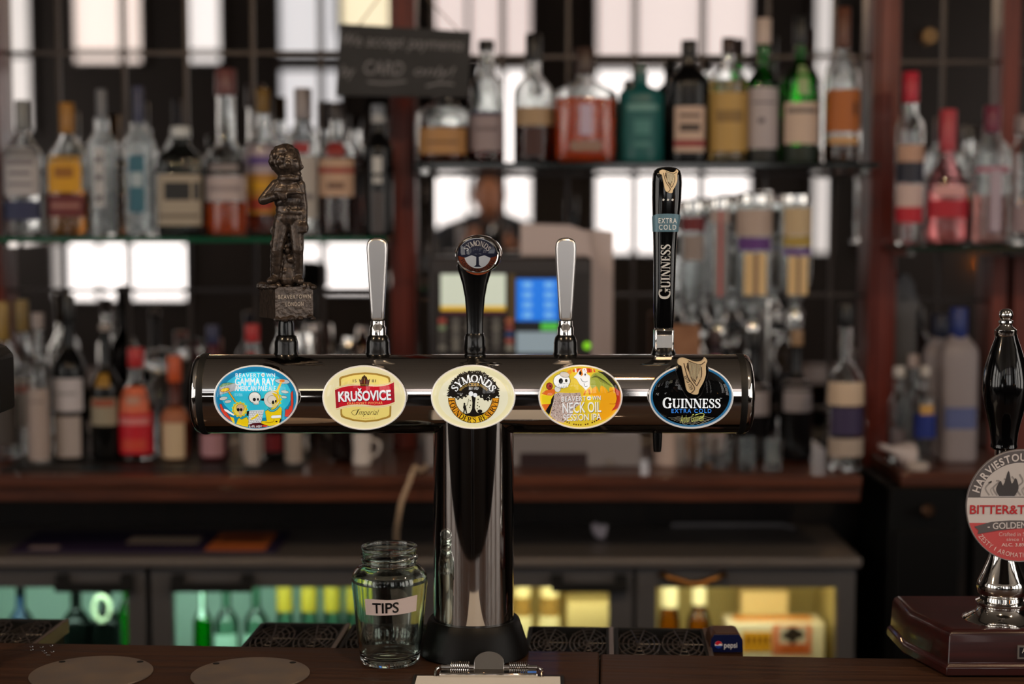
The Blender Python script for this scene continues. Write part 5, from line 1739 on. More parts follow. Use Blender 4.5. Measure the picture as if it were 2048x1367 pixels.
mat_t = MB().box(X(0, 3.3), X(600, 3.3), 3.27, 3.50, LEDGE_Z, LEDGE_Z + .004)
mt = mat_t.build('bar_mat', BLACKM, bevel=.001)
tag(mt, 'long black rubber bar mat under the ledge bottles on the left', 'bar mat')
g = MB()
random.seed(2)
x = X(150, 3.3)
while x < X(480, 3.3):
    w_ = random.uniform(.02, .05)
    g.box(x, x + w_, 3.283, 3.30, LEDGE_Z + .004, LEDGE_Z + .0044)
    x += w_ + .014
g.build('printed_marks', ink((24, 62, 74)), mt)

# shaker, jug, jar and small things near the upright
t = thing('cocktail_shaker', 'black topped pourer leaning on the ledge behind the red ribbon badge', 'shaker', (X(697, 3.5), 3.5, LEDGE_Z + .0005))
MB().lathe([(.03, 0), (.034, .01), (.034, .16), (.03, .2)], 28).build('body', BLACK, t)
MB().lathe([(.03, .2), (.026, .225), (.014, .24), (.013, .262)], 28).build('top', CHROME2, t)
t = thing('milk_jug', 'small white jug on the ledge beside the wooden upright', 'jug', (X(722, 3.36), 3.36, LEDGE_Z + .0005))
hj = Z(866, 3.36) - LEDGE_Z
MB().lathe([(.018, 0), (.021, .003), (.019, hj * .5), (.021, hj), (.019, hj), (.017, hj * .5), (.018, .006)], 28).build('jug_body', pm('white china', (214, 206, 202), .25), t)
MB().tube(smooth_line([(.019, 0, hj * .8), (.036, 0, hj * .7), (.034, 0, hj * .4), (.02, 0, hj * .25)]), .003).build('handle', MC['white china'], t)
t = thing('glass_decanter', 'round clear glass stopper bottle right of the red capped bottle', 'decanter', (X(318, 3.5), 3.5, LEDGE_Z + .0045))
hd_ = Z(700, 3.5) - LEDGE_Z
MB().lathe([(.03, 0), (.034, .006), (.034, hd_ * .55), (.02, hd_ * .68), (.015, hd_ * .74), (.03, hd_ * .8), (.036, hd_ * .9), (.028, hd_ * .98), (.008, hd_)], 32).build('glass_body', CLEARB, t)
t = thing('steel_cup', 'round steel cup on the ledge behind the bronze figure collar', 'cup', (X(606, 3.52), 3.52, LEDGE_Z + .0005))
hc = Z(665, 3.52) - LEDGE_Z
MB().lathe([(.02, 0), (.03, .01), (.036, hc * .9), (.034, hc), (.032, hc), (.03, hc * .5), (.018, .012)], 32).build('cup_body', CHROME2, t)

# ------------------------------------------------------------------ chalkboard
YK = 3.345
t = thing('chalkboard', 'small black chalkboard hanging on string, chalked with a card payment note', 'chalkboard', P(808, 120, YK), 0)
o_ = t.location
q = lambda px, py: (P(px, py, YK).x - o_.x, P(px, py, YK).z - o_.z)
MB().prism([q(680, 47), q(943, 63), q(936, 195), q(671, 191)], 0, .012).build('board', noise_mat('chalk slate', (28, 28, 31), (40, 40, 44), .6, scale=12), t, bevel=.001)
ck = ink((112, 110, 114))
rot_ = -.045
a = Art(808, 120, S(YK, 120))
a.text('We accept payments', 684, 72, 928, 104, ck, .006, shear=.25, rot=rot_)
a.build('chalk_line', t, (0, -.0006, 0))
a = Art(808, 120, S(YK, 120))
a.text('by', 682, 130, 710, 160, ck, .006, shear=.2, rot=rot_)
a.text('CARD', 728, 122, 808, 150, ck, .012, shear=.15, rot=rot_)
a.build('chalk_word', t, (0, -.0006, 0))
a = Art(808, 120, S(YK, 120))
a.text('only!', 828, 132, 910, 158, ck, .006, shear=.25, rot=rot_)
a.build('chalk_line', t, (0, -.0006, 0))
for ln in ([(735, 163), (770, 166), (812, 162)], [(852, 172), (880, 166), (908, 168)]):
    a = Art(808, 120, S(YK, 120))
    a.line(smooth_line(ln), 4, ck)
    a.build('chalk_underline', t, (0, -.0006, 0))
st = MB()
hk = P(800, -60, YK + .01)
for px, py in ((718, 50), (918, 62)):
    v = P(px, py, YK + .006)
    st.tube([v - o_, hk - o_], .0014, 6)
st.build('string', pm('string', (120, 104, 84), .8), t)
MB().tube([(hk.x - o_.x, hk.y - o_.y, hk.z - o_.z - .006), (hk.x - o_.x, .035, hk.z - o_.z + .012), (hk.x - o_.x, YP0 - .008 - o_.y, hk.z - o_.z + .012)], .003).build('hook', CHROME2, t)

# ------------------------------------------------------------------ till
YTL = 3.33
till = thing('cash_register', 'dark till with lit displays, keypad and blue touch keys', 'cash register', (X(1024, YTL), YTL + .1, LEDGE_Z))
ox, oy, oz = till.location
qx = lambda px: X(px, YTL) - ox
qz = lambda py: Z(py, YTL) - oz
slope = Matrix.Identity(4)
base_b = MB().box(qx(850), qx(1284), -.10, .06, .0006, qz(868))
base_b.build('cash_drawer', pm('pale grey drawer', (136, 130, 132), .4), till, bevel=.004)
MB().box(qx(1040), qx(1176), -.1012, -.098, qz(935), qz(905)).build('slot', ink((46, 30, 32)), till)
MB().lathe([(.006, -.106), (.0075, -.104), (.0075, -.099)], 20, axis='y', c=(qx(1222), 0, qz(925))).build('lock', pm('dull lock', (150, 140, 134), .45, .6), till)
MB().box(qx(858), qx(1184), -.085, .05, qz(868), qz(514)).build('housing', pm('till housing', (40, 36, 38), .4), till, bevel=.006)
fr = MB().box(qx(862), qx(1180), -.0875, -.084, qz(545), qz(520))
fr.build('top_strip', ink((58, 54, 56)), till)


def panel(name, x0, x1, y0, y1, col, em=0.0, d=-.0885):
    return MB().box(qx(x0), qx(x1), d, -.084, qz(y1), qz(y0)).build(name, ink(col, em), till)


panel('display', 881, 1011, 548, 612, (206, 216, 200), .5)
panel('display_bar', 881, 1011, 612, 621, (220, 180, 40), .5)
panel('display_bar', 881, 1011, 621, 628, (90, 40, 60), .2)
panel('key_strip', 1018, 1030, 548, 642, (92, 74, 40), .2)
panel('touch_panel', 1033, 1118, 558, 642, (34, 120, 230), .6)
g = MB()
for r_ in range(4):
    for c_ in range(2):
        xx, yy_ = 1055 + c_ * 43, 570 + r_ * 20
        MB().box(qx(xx - 9), qx(xx + 9), -.0892, -.0884, qz(yy_ + 6), qz(yy_ - 6)).build('touch_key', ink((110, 176, 240), .6), till)
panel('function_key', 1036, 1077, 645, 660, (40, 44, 50), .1)
panel('function_key', 1082, 1117, 645, 661, (80, 180, 70), .6)
panel('info_panel', 1033, 1118, 664, 706, (150, 170, 184), .35)
random.seed(6)
for r_ in range(5):
    for c_ in range(6):
        xx, yy_ = 884 + c_ * 27, 642 + r_ * 13.5
        colr = random.choice([(120, 118, 116), (96, 94, 92), (140, 138, 132)])
        if c_ == 5:
            colr = [(200, 120, 90), (170, 90, 80), (60, 90, 150), (190, 110, 100), (170, 170, 160)][r_]
        if c_ == 0 and r_ < 2:
            colr = [(190, 90, 80), (150, 170, 140)][r_]
        MB().box(qx(xx - 7.5), qx(xx + 7.5), -.091, -.0845, qz(yy_ + 4.6), qz(yy_ - 4.6)).build('key', ink(colr, .05), till)
MB().ball((qx(1175), -.0865, qz(692)), .0075, 14, 8).build('power_light', ink((120, 190, 30), 1.2), till)

# papers leaning behind the till
pa = MB().prism([(X(1041, 3.5), Z(447, 3.5)), (X(1140, 3.5), Z(450, 3.5)), (X(1172, 3.5), Z(462, 3.5)), (X(1190, 3.5), Z(530, 3.5)), (X(1190, 3.5), LEDGE_Z + .001), (X(1041, 3.5), LEDGE_Z + .001)], 3.50, 3.504).build('notice_sheet', pm('notice paper', (206, 190, 190), .6))
tag(pa, 'pale notice sheet propped up behind the till', 'paper')
pb_ = MB().prism([(X(1150, 3.52), Z(460, 3.52)), (X(1226, 3.52), Z(462, 3.52)), (X(1226, 3.52), LEDGE_Z + .001), (X(1150, 3.52), LEDGE_Z + .001)], 3.52, 3.525).build('notice_sheet', MC['notice paper'])
tag(pb_, 'second pale notice sheet showing right of the till', 'paper')

# ------------------------------------------------------------------ upturned bottles in measures
YO = 3.50
st = thing('optic_stand', 'chrome stand holding the upturned spirit bottles right of the stout handle', 'stand', (X(1548, YO), YO + .108, LEDGE_Z))
so = st.location
mb = MB().lathe([(.011, .01), (.011, Z(380, YO) - LEDGE_Z)], 20)
mb.build('pole', CHROME2, st)
MB().lathe([(.045, 0.0005), (.045, .006), (.02, .012), (.011, .02)], 32).build('base', CHROME2, st)
MB().box(X(1350, YO) - so.x, X(1625, YO) - so.x, -.006, .006, Z(420, YO) - so.z, Z(405, YO) - so.z).build('rail', CHROME2, st)
MB().box(X(1350, YO) - so.x, X(1625, YO) - so.x, -.006, .006, Z(668, YO) - so.z, Z(655, YO) - so.z).build('rail', BLACK, st)
GR5 = 'upturned bottles in the measure stand'


def optic(label, x, w, ytop, ysh, ynk, ybot, bands, fill=None, stripe=None):
    s_ = S(YO, 560)
    t_ = thing('upturned_bottle', label, 'bottle', (X(x, YO), YO, Z(ybot, YO)), 0, GR5)
    zr = lambda y: Z(y, YO) - Z(ybot, YO)
    Rr = w * s_ / 2
    pr = [(Rr * .3, zr(ynk + 14)), (Rr * .3, zr(ynk)), (Rr * .5, zr(ynk - 12)), (Rr * .85, zr(ysh + 14)), (Rr, zr(ysh)), (Rr, zr(ytop + 8)), (Rr * .9, zr(ytop))]
    pr += [(r_ - .0032, z_ - (.004 if k_ < 2 else 0)) for k_, (r_, z_) in enumerate(pr[::-1])]
    MB().lathe(pr, 32).build('glass_body', CLEARB, t_, angle=50)
    if fill:
        MB().lathe([(Rr * .26, zr(ynk + 8)), (Rr * .45, zr(ynk - 12)), (Rr * .8, zr(ysh + 14)), (Rr * .93, zr(ysh)), (Rr * .93, zr(fill[0]))], 28).build('liquid', liquid(fill[1]), t_, angle=50)
    for kb_, (y0, y1, hw_, colr) in enumerate(bands):
        mb_ = MB()
        wrap(mb_, lambda z_: Rr + .0006 + .0005 * kb_, -hw_, hw_, lambda f: zr(y1), lambda f: zr(y0), 14)
        mb_.build('label', ink(colr, 0, .5), t_)
    MB().lathe([(Rr * 1.02, zr(ytop + 18)), (Rr * 1.02, zr(ytop + 2)), (Rr * .8, zr(ytop - 3))], 32).build('base_ring', CHROME2, t_)
    # measure below the neck
    ms = MB().lathe([(.006, 0), (.008, .006), (.014, .012), (.017, .03), (.017, zr(ynk + 16)), (.012, zr(ynk + 8)), (.012, zr(ynk - 2)), (.009, zr(ynk - 2)), (.009, zr(ynk + 9)), (.014, zr(ynk + 17)), (.014, .03), (.011, .014)], 28)
    ms.build('measure', CLEAR, t_)
    MB().lathe([(.0185, zr(ynk + 26)), (.0185, zr(ynk + 14)), (.012, zr(ynk + 6))], 28).build('measure_collar', CHROME2, t_)
    MB().box(-.006, .006, .0, .1015, zr(ynk + 24), zr(ynk + 16)).build('bracket', BLACK, t_)
    return t_


optic('upturned clear bottle with a dark red band nearest the stout handle', 1384, 50, 402, 560, 640, 700, [(434, 462, 1.2, (110, 30, 36)), (470, 520, .9, (150, 136, 132))])
optic('upturned clear bottle with a bright red edge stripe', 1437, 46, 396, 580, 640, 705, [(420, 444, 1.0, (178, 160, 156)), (444, 590, .5, (150, 140, 140)), (420, 592, .12, (170, 30, 44))])
optic('upturned bottle with pale label, purple bands and gold lettering', 1505, 74, 388, 585, 634, 722, [(418, 472, 1.3, (186, 166, 156)), (474, 500, 1.0, (96, 50, 128)), (505, 588, .62, (230, 196, 142)), (505, 588, .1, (120, 90, 80))])
optic('upturned bottle with cream label and twin gold columns, rightmost on the stand', 1590, 64, 388, 560, 610, 700, [(415, 470, 1.0, (200, 176, 140)), (472, 492, 1.0, (178, 150, 70)), (496, 510, 1.0, (110, 80, 140)), (512, 588, .62, (230, 196, 142)), (512, 588, .09, (110, 84, 76))])

GR6 = 'bottles on the ledge right of the tap tower'
RB = dict(zs=LEDGE_Z + .0005, Y=3.44, group=GR6)
bottle('whisky_bottle', 'clear shouldered bottle with cream and purple labels beside the right upright', 1690, 950, 620, 74, zs=LEDGE_Z + .0005, Y=3.30, group=GR6, sh=.5, nk=.66, nw=.36, shoulder=.8, labels=((.40, .54, 1.3, (206, 182, 158)), (.22, .39, 1.0, (54, 42, 78)), (.09, .2, 1.2, (170, 154, 142))), cap=(.12, (14, 14, 16), 1.15))
bottle('liqueur_bottle', 'dark bottle with round grey label just right of the tap tower', 1508, 915, 660, 66, sh=.5, nk=.68, nw=.36, shoulder=.8, glass=opaque((14, 12, 13)), labels=((.36, .60, 1.0, (150, 142, 146)),), cap=(.12, (20, 20, 20), 1.1), **RB)
bottle('liqueur_bottle', 'dark bottle with round grey label second right of the tap tower', 1592, 915, 655, 66, sh=.5, nk=.68, nw=.36, shoulder=.8, glass=opaque((14, 12, 13)), labels=((.38, .62, 1.0, (144, 136, 140)),), cap=(.12, (150, 120, 90), 1.1), **RB)
bottle('liqueur_bottle', 'pink labelled bottle behind the crossbar beside the cardboard box', 1430, 915, 655, 50, sh=.6, nk=.76, nw=.4, glass=opaque((40, 20, 26)), labels=((.55, .8, 1.2, (176, 50, 80)), (.1, .3, 1.0, (150, 130, 130))), cap=(.1, (60, 40, 40), 1.1), **RB)
t = MB().box(X(1330, 3.5), X(1392, 3.5), 3.42, 3.455, LEDGE_Z + .0005, Z(650, 3.42)).build('cardboard_box', noise_mat('cardboard', (140, 98, 72), (156, 112, 84), .7, scale=30), bevel=.002)
tag(t, 'tall brown cardboard box behind the stout handle', 'box')
GR7 = 'glasses on the ledge'
for k, (px, py, h_, r_) in enumerate([(1372, 925, 74, 22), (1412, 938, 62, 24), (1452, 930, 58, 22), (1498, 948, 66, 22), (1550, 945, 62, 22)]):
    YG = 3.33 if k < 3 else 3.29
    s_ = S(YG, 900)
    lab = ['clear tumbler left of the row under the crossbar end', 'clear tumbler second in the row under the crossbar end', 'clear tumbler third in the row under the crossbar end',
           'clear tumbler below the first round grey label', 'clear tumbler below the second round grey label'][k]
    rr_ = r_ * s_
    hh_ = h_ * s_
    o = MB().lathe([(rr_ * .75, 0), (rr_ * .8, .002), (rr_, hh_), (rr_ * .95, hh_), (rr_ * .76, .012), (.001, .010)], 32).build('tumbler', CLEARB, None, (X(px, YG), YG, LEDGE_Z + .0006))
    tag(o, lab, 'glass', GR7)
o = MB().lathe([(.03, 0), (.033, .002), (.036, .075), (.034, .075), (.031, .01), (.001, .008)], 32).build('china_mug', pm('pale mug', (196, 176, 168), .4), None, (X(1342, 3.36), 3.36, LEDGE_Z + .0006))
tag(o, 'pale china mug on the ledge right of the till drawer', 'mug')

# right-hand section of the ledge
GR8 = 'bottles on the ledge behind the hand pump'
QB = dict(zs=LEDGE2_Z + .0005, Y=3.45, group=GR8)
bottle('vodka_bottle', 'large frosted bottle with blue cap behind the hand pump', 1915, 920, 612, 76, sh=.68, nk=.84, nw=.4, e=3.4, shoulder=.8, glass=pm('frosted glass', (176, 166, 170), .4, trans=.35), labels=((.22, .36, .8, (90, 100, 150)),), cap=(.19, (30, 48, 118), 1.15), **QB)
bottle('vodka_bottle', 'large frosted bottle with navy cap, second from the hand pump', 1880, 910, 628, 70, zs=LEDGE2_Z + .0005, Y=3.54, group=GR8, sh=.68, nk=.84, nw=.5, e=3.4, shoulder=.8, glass=MC['frosted glass'], cap=(.16, (20, 26, 52), 1.1))
bottle('gin_bottle', 'small bottle with royal blue label and gold seal on the right ledge', 1849, 900, 702, 46, sh=.62, nk=.78, nw=.4, shoulder=.8, labels=((.28, .52, 1.2, (22, 44, 130)), (.52, .62, .6, (206, 160, 90))), cap=(.1, (196, 190, 186), 1.1), zs=LEDGE2_Z + .0005, Y=3.40, group=GR8)
bottle('vermouth_bottle', 'clear bottle with silver top just right of the mahogany upright', 1797, 900, 710, 40, sh=.6, nk=.78, nw=.5, glass=CLEARB, labels=((.1, .35, 1.0, (120, 110, 116)),), cap=(.1, (210, 206, 204), 1.2), **QB)
bottle('vermouth_bottle', 'clear bottle with pale top behind the royal blue label bottle', 1826, 900, 700, 36, zs=LEDGE2_Z + .0005, Y=3.55, group=GR8, sh=.6, nk=.78, nw=.5, glass=CLEARB, cap=(.12, (196, 180, 178), 1.2))
t = thing('measuring_funnel', 'white plastic funnel lying on the right ledge by the upright', 'funnel', (X(1800, 3.36), 3.36, LEDGE2_Z + .034))
f_ = MB().lathe([(.006, -.05), (.007, -.02), (.03, .03), (.028, .03), (.005, -.02)], 28)
ob = f_.build('funnel_body', pm('white plastic', (196, 184, 184), .35), t)
ob.rotation_euler = (0, 1.9, .5)
t = thing('grey_oblong', 'tall grey rounded oblong standing in for a reflection in the mirror', 'plate', (X(1807, 3.63), 3.625, LEDGE2_Z + .0006))
zt2 = Z(548, 3.63) - LEDGE2_Z
MB().prism([(-.03, 0), (.03, 0), (.03, zt2 * .85), (.022, zt2 * .95), (.008, zt2), (-.008, zt2), (-.022, zt2 * .95), (-.03, zt2 * .85)], 0, .012).build('plate', pm('grey reflection tone', (84, 84, 88), .5), t, bevel=.002)  # solid grey shape made in place of a mirror reflection
MB().lathe([(.004, -.002), (.004, .001)], 14, axis='y', c=(0, 0, zt2 * .86)).build('oblong_dot', RUBBER, t)
t.name = 'reflection_oblong'
t = MB().lathe([(.022, 0), (.024, .003), (.024, .012), (.02, .016)], 28).build('bottle_opener_dish', pm('pale dish', (190, 178, 172), .3), None, (X(1842, 3.33), 3.33, LEDGE2_Z + .0006))
t.name = 'small_dish'
tag(t, 'small pale dish at the front of the right ledge', 'dish')

# ------------------------------------------------------------------ fridges under the ledge
YF = 3.28
ZF = Z(1113, YF)
ZDT = Z(1136, YF)


def fridge(label, p0, psplit, p1, glass, lamp_col, lamp_pow, handles, inner):
    x0, x1, xm_ = X(p0, YF), X(p1, YF), X(psplit, YF)
    cx_ = (x0 + x1) / 2
    t_ = thing('bottle_fridge', label, 'fridge', (cx_, YF + .27, .0), group='under counter bottle fridges')
    L = lambda x_: x_ - cx_
    b_ = MB()
    yb0, yb1 = -.225, .085
    b_.box(L(x0), L(x1), yb0, yb1, ZF - .055, ZF - .03).box(L(x0), L(x1), yb0, yb1, .06, .09)
    b_.box(L(x0), L(x0) + .02, yb0, yb1, .09, ZF - .055).box(L(x1) - .02, L(x1), yb0, yb1, .09, ZF - .055)
    b_.box(L(x0), L(x1), yb1, yb1 + .02, .06, ZF - .03).box(L(x0), L(x1), -.20, yb1, 0, .06)
    b_.box(L(xm_) - .02, L(xm_) + .02, yb0, yb0 + .02, .09, ZF - .055)
    b_.build('cabinet', GREYD, t_)
    i_ = MB().box(L(x0) + .021, L(x1) - .021, yb1 - .004, yb1 - .001, .1, ZF - .06)
    i_.box(L(x0) + .0205, L(x0) + .0225, yb0 + .01, yb1 - .004, .1, ZF - .06).box(L(x1) - .0225, L(x1) - .0205, yb0 + .01, yb1 - .004, .1, ZF - .06)
    i_.box(L(x0) + .021, L(x1) - .021, yb0 + .01, yb1, ZF - .06, ZF - .056)
    i_.build('liner', ink(inner, 0, .4), t_)
    MB().box(L(x0) + .024, L(x1) - .024, yb0 + .04, yb1 - .02, .585, .595).build('wire_shelf', pm('fridge shelf', (180, 180, 178), .4), t_)
    MB().box(L(x0) + .04, L(x1) - .04, -.216, -.204, ZF - .075, ZF - .062).build('lamp_tube', pm('fridge lamp %d' % lamp_col[2], (255, 255, 255), .4, em=2.5, emcol=lamp_col), t_)
    ld_ = bpy.data.lights.new('fridge_light', 'AREA')
    ld_.shape = 'RECTANGLE'
    ld_.size, ld_.size_y = (x1 - x0) * .9, .03
    ld_.energy = lamp_pow
    c_ = lin(lamp_col)
    ld_.color = c_[:3]
    lo_ = bpy.data.objects.new('fridge_light', ld_)
    COL.objects.link(lo_)
    lo_.parent = t_
    lo_.location = (0, -.21, ZF - .078)
    lo_.rotation_euler = (.75, 0, 0)
    for k_, (a_, b2, g0, g1, hx0, hx1, hm) in enumerate(handles):
        d0, d1 = X(a_, YF), X(b2, YF)
        w0, w1 = X(g0, YF), X(g1, YF)
        zg1, zg0, zd0 = Z(1176, YF), .16, .1
        m_ = MB()
        m_.box(L(d0), L(w0), -.262, -.228, zd0, ZDT).box(L(w1), L(d1), -.262, -.228, zd0, ZDT)
        m_.box(L(w0), L(w1), -.262, -.228, zg1, ZDT).box(L(w0), L(w1), -.262, -.228, zd0, zg0)
        dr = m_.build('door', GREYM, t_, bevel=.0015)
        MB().box(L(w0), L(w1), -.246, -.242, zg0, zg1).build('door_glass', PANE, dr)
        hz0 = Z(1168 if hm is BLACKM else 1158, YF)
        hn = MB()
        hx0, hx1 = L(X(hx0, YF)), L(X(hx1, YF))
        if hm is BLACKM:
            hn.box(hx0, hx0 + .024, -.282, -.262, hz0 - .014, hz0 + .022).box(hx1 - .024, hx1, -.282, -.262, hz0 - .014, hz0 + .022)
            hn.box(hx0, hx1, -.292, -.278, hz0 - .012, hz0 + .006)
        else:
            hn.tube(smooth_line([(hx0, -.264, hz0 + .01), (hx0 + .02, -.285, hz0 + .006), ((hx0 + hx1) / 2, -.29, hz0 - .006), (hx1 - .02, -.285, hz0 + .006), (hx1, -.264, hz0 + .01)]), .007, 10)
        ho = hn.build('handle', hm, dr, bevel=.002 if hm is BLACKM else 0)
        if hm is not BLACKM:
            ho['label'] = 'brass bow handle'
    return t_


BRASS = pm('worn brass', (176, 122, 66), .3, 1)
fridge('dark grey glass doored fridge with green lit bottles on the left', -170, 282, 735, None, (226, 255, 240), 1.8,
       [(-165, 277, -130, 241, 101, 256, BLACKM), (290, 730, 332, 706, 335, 500, BLACKM)], (186, 204, 194))
fridge('dark grey glass doored fridge with warm lit carton behind the column', 822, 1273, 1727, None, (255, 238, 200), 1.4,
       [(828, 1269, 872, 1222, 1104, 1257, BLACKM), (1277, 1722, 1318, 1686, 1327, 1455, BRASS)], (210, 190, 130))
wt_ = MB().box(X(-700, YF), X(1732, YF), YF - .012, 3.63, ZF - .0225, ZF)
o = wt_.build('fridge_worktop', noise_mat('brushed worktop', (110, 104, 102), (124, 116, 112), .35, .4, scale=30, stretch=(.3, 8, 8), r2=.5), bevel=.006)
tag(o, 'long grey steel worktop over the fridges', 'worktop')

# fridge contents
ZFS = .5956
YI = 3.45
FR1, FR2 = 'bottles in the left fridge', 'bottles and cartons in the right fridge'


def cool(name, label, x, w, glass, labels=(), cap=(.06, (200, 200, 200), 1.15), group=FR1, fill=None, hgt=.235, Y=YI, sh=.5, nk=.7, nw=.36, cat='bottle'):
    s_ = S(Y, 1200)
    bottle(name, label, x, 0 + hgt / s_, 0, w, ZFS, Y=Y, sh=sh, nk=nk, nw=nw, glass=glass, labels=labels, cap=cap, group=group, fill=fill, shoulder=.8, cat=cat)
    o_ = bpy.context.scene.objects[-1]


def cool2(*a, **k):
    cool(*a, **k)


GRN = tinted((30, 210, 70), (6, 90, 24))
CLG = tinted((206, 236, 220), (110, 160, 136))
cool('soda_bottle', 'dark round bottle with pale ring tag in the left fridge', 190, 62, opaque((10, 14, 12)), cap=(.08, (20, 24, 22), 1.1))
cool('soda_bottle', 'dark bottle at the middle of the leftmost fridge door', 128, 62, opaque((10, 14, 12)), cap=(.08, (20, 24, 22), 1.1))
cool('soda_bottle', 'dark bottle with blue patch at the picture edge in the left fridge', 14, 54, opaque((12, 16, 18)), labels=((.55, .8, .7, (24, 52, 84)),), cap=(.08, (24, 52, 90), 1.1))
cool('cider_bottle', 'green bottle beside the door edge in the leftmost fridge door', 231, 40, GRN, Y=3.53)
cool('cider_bottle', 'bright green bottle, leftmost through the second fridge door', 388, 40, GRN, labels=((.6, .95, .4, (206, 236, 216)),), cap=(.06, (40, 160, 60), 1.15))
cool('tonic_bottle', 'clear bottle right of the bright green bottle in the fridge', 437, 52, CLG, labels=((.1, .45, 1.0, (190, 226, 204)),))
cool('tonic_bottle', 'clear bottle second right of the bright green bottle in the fridge', 498, 52, CLG, labels=((.1, .45, 1.0, (186, 222, 200)),))
for k, (px, wd_) in enumerate(((557, 40), (607, 40), (655, 42), (700, 40))):
    cool('tonic_bottle', ['yellow necked bottle right of the clear bottles in the fridge', 'yellow necked bottle second right of the clear bottles in the fridge', 'yellow necked bottle third right of the clear bottles in the fridge',
                          'yellow necked bottle half hidden by the tips jar'][k], px, wd_, CLG, labels=((.66, .9, 1.3, (176, 146, 34)), (.1, .45, 1.0, (190, 216, 196))), nw=.85, sh=.5, nk=.62, cap=(.05, (226, 226, 200), 1.05))
# white ring tag on the dark bottle
s_ = S(3.40, 1215)
o = MB().tube([(math.cos(a_) * 16 * s_, 0, math.sin(a_) * 25 * s_) for a_ in [2 * math.pi * i / 28 for i in range(28)]], 4.5 * s_, 8, closed=True).build('ring_tag', pm('pale ring', (220, 228, 190), .5), None, (X(191, 3.405), 3.405, Z(1216, 3.405)))
tag(o, 'pale oval ring tag hanging in front of a dark bottle in the left fridge', 'tag')
WHC = (246, 232, 180)
cool('juice_jar', 'pale lidded jar just right of the chrome column', 1045, 42, liquid((240, 200, 120)), labels=((.3, .62, 1.3, (246, 236, 190)),), cap=(.2, WHC, 1.05), group=FR2, nw=.8, cat='jar')
cool('juice_jar', 'pale lidded jar second right of the chrome column', 1101, 46, liquid((240, 200, 120)), labels=((.3, .62, 1.3, (246, 236, 190)),), cap=(.2, WHC, 1.05), group=FR2, nw=.8, cat='jar')
cool('cider_bottle', 'pale capped amber bottle below the left end of the brass handle', 1347, 46, tinted((236, 190, 90), (150, 96, 30)), labels=((.7, .92, 1.3, (250, 240, 200)),), cap=(.05, (240, 220, 150), 1.1), group=FR2, nw=.8)
cool('cider_bottle', 'pale capped amber bottle beside the printed carton', 1408, 50, tinted((236, 190, 90), (150, 96, 30)), labels=((.72, .94, 1.3, (250, 240, 200)),), cap=(.05, (240, 220, 150), 1.1), group=FR2, nw=.6)
o = MB().box(X(1135, 3.46), X(1222, 3.46), 3.42, 3.55, ZFS + .0005, Z(1196, 3.46)).build('drinks_carton', pm('pale carton', (214, 196, 140), .6), bevel=.002)
tag(o, 'plain pale carton below the black handle of the middle fridge door', 'carton', FR2)
# printed carton
t = thing('printed_carton', 'white carton with orange label and dark tree print in the right fridge', 'carton', (X(1570, 3.2), 3.2 + .17, ZFS + .0005))
YCN = 3.405
cx0 = t.location.x
zc1 = Z(1248, YCN) - ZFS
xa_, xb_ = X(1462, YCN) - cx0, X(1660, YCN) - cx0
t.location.y = YCN
MB().box(xa_, xb_, 0, .088, 0, zc1).build('carton_body', pm('white carton', (232, 220, 196), .6), t, bevel=.002)
yo_ = -.0012
m_ = S(YCN, 1280)
a = Art(1561, 1290, m_)
a.poly([(1493, 1262), (1552, 1262), (1552, 1303), (1493, 1303)], ink((226, 160, 40)))
for k in range(5):
    a.line([(1501 + k * 11, 1270), (1501 + k * 11, 1288)], 6, ink((120, 74, 20)))
a.poly([(1554, 1248), (1632, 1248), (1632, 1309), (1554, 1309)], ink((222, 120, 80)))
a.poly([(1566, 1252), (1622, 1252), (1622, 1286), (1566, 1286)], ink((206, 190, 176)))
for dx, dy, r_ in ((1582, 1270, 10), (1594, 1262, 12), (1606, 1268, 11), (1594, 1273, 12)):
    a.ell(dx, dy, r_, r_ * .8, ink((50, 40, 36)))
a.poly([(1591, 1274), (1597, 1274), (1599, 1288), (1589, 1288)], ink((50, 40, 36)))
a.poly([(1570, 1291), (1620, 1291), (1620, 1302), (1570, 1302)], ink((190, 90, 30)))
ob = a.build('print', t)
ob.location = (X(1561, YCN) - cx0, yo_, Z(1290, YCN) - ZFS)
MB().box(xa_ + .02, xb_ - .02, .03, .075, zc1 + .0002, zc1 + .001).build('top_print', ink((236, 150, 50)), t)
o = MB().box(X(1490, 3.5), X(1585, 3.5), 3.50, 3.56, ZFS + .0005, Z(1182, 3.5)).build('drinks_carton', pm('cream carton', (232, 206, 150), .6), bevel=.002)
tag(o, 'tall cream carton standing behind the printed carton', 'carton', FR2)

# on the worktop: bar runner, cable, crumpled tissue
r0, r1 = onz(18, 1106, ZF), onz(552, 1106, ZF)
rt0, rt1 = onz(60, 1062, ZF), onz(556, 1066, ZF)
t = thing('bar_runner', 'dark purple printed bar runner lying on the fridge worktop', 'bar runner', (r0.x, r0.y, ZF + .0005))
MB().slab([(0, 0), (r1.x - r0.x, 0), (r1.x - r0.x, rt1.y - r1.y), (0, rt1.y - r1.y)], 0, .004).build('runner_mat', pm('purple mat', (44, 32, 62), .55), t)
W_r, D_r = r1.x - r0.x, rt1.y - r1.y
MB().box(W_r * .73, W_r * .955, D_r * .03, D_r * .9, .004, .0048).build('orange_panel', ink((206, 112, 60)), t)
MB().box(W_r * .76, W_r * .92, D_r * .5, D_r * .72, .0048, .0052).build('orange_mark', ink((130, 60, 40)), t)
zig = [(W_r * (.40 + k * .0145), D_r * (.74 if k % 2 else .66)) for k in range(20)]
zig2 = [(W_r * (.40 + k * .0145), D_r * (.36 if k % 2 else .43)) for k in range(20)]
MB().slab(zig2 + zig[::-1], .004, .0046).build('pale_wordmark', ink((206, 184, 160)), t)
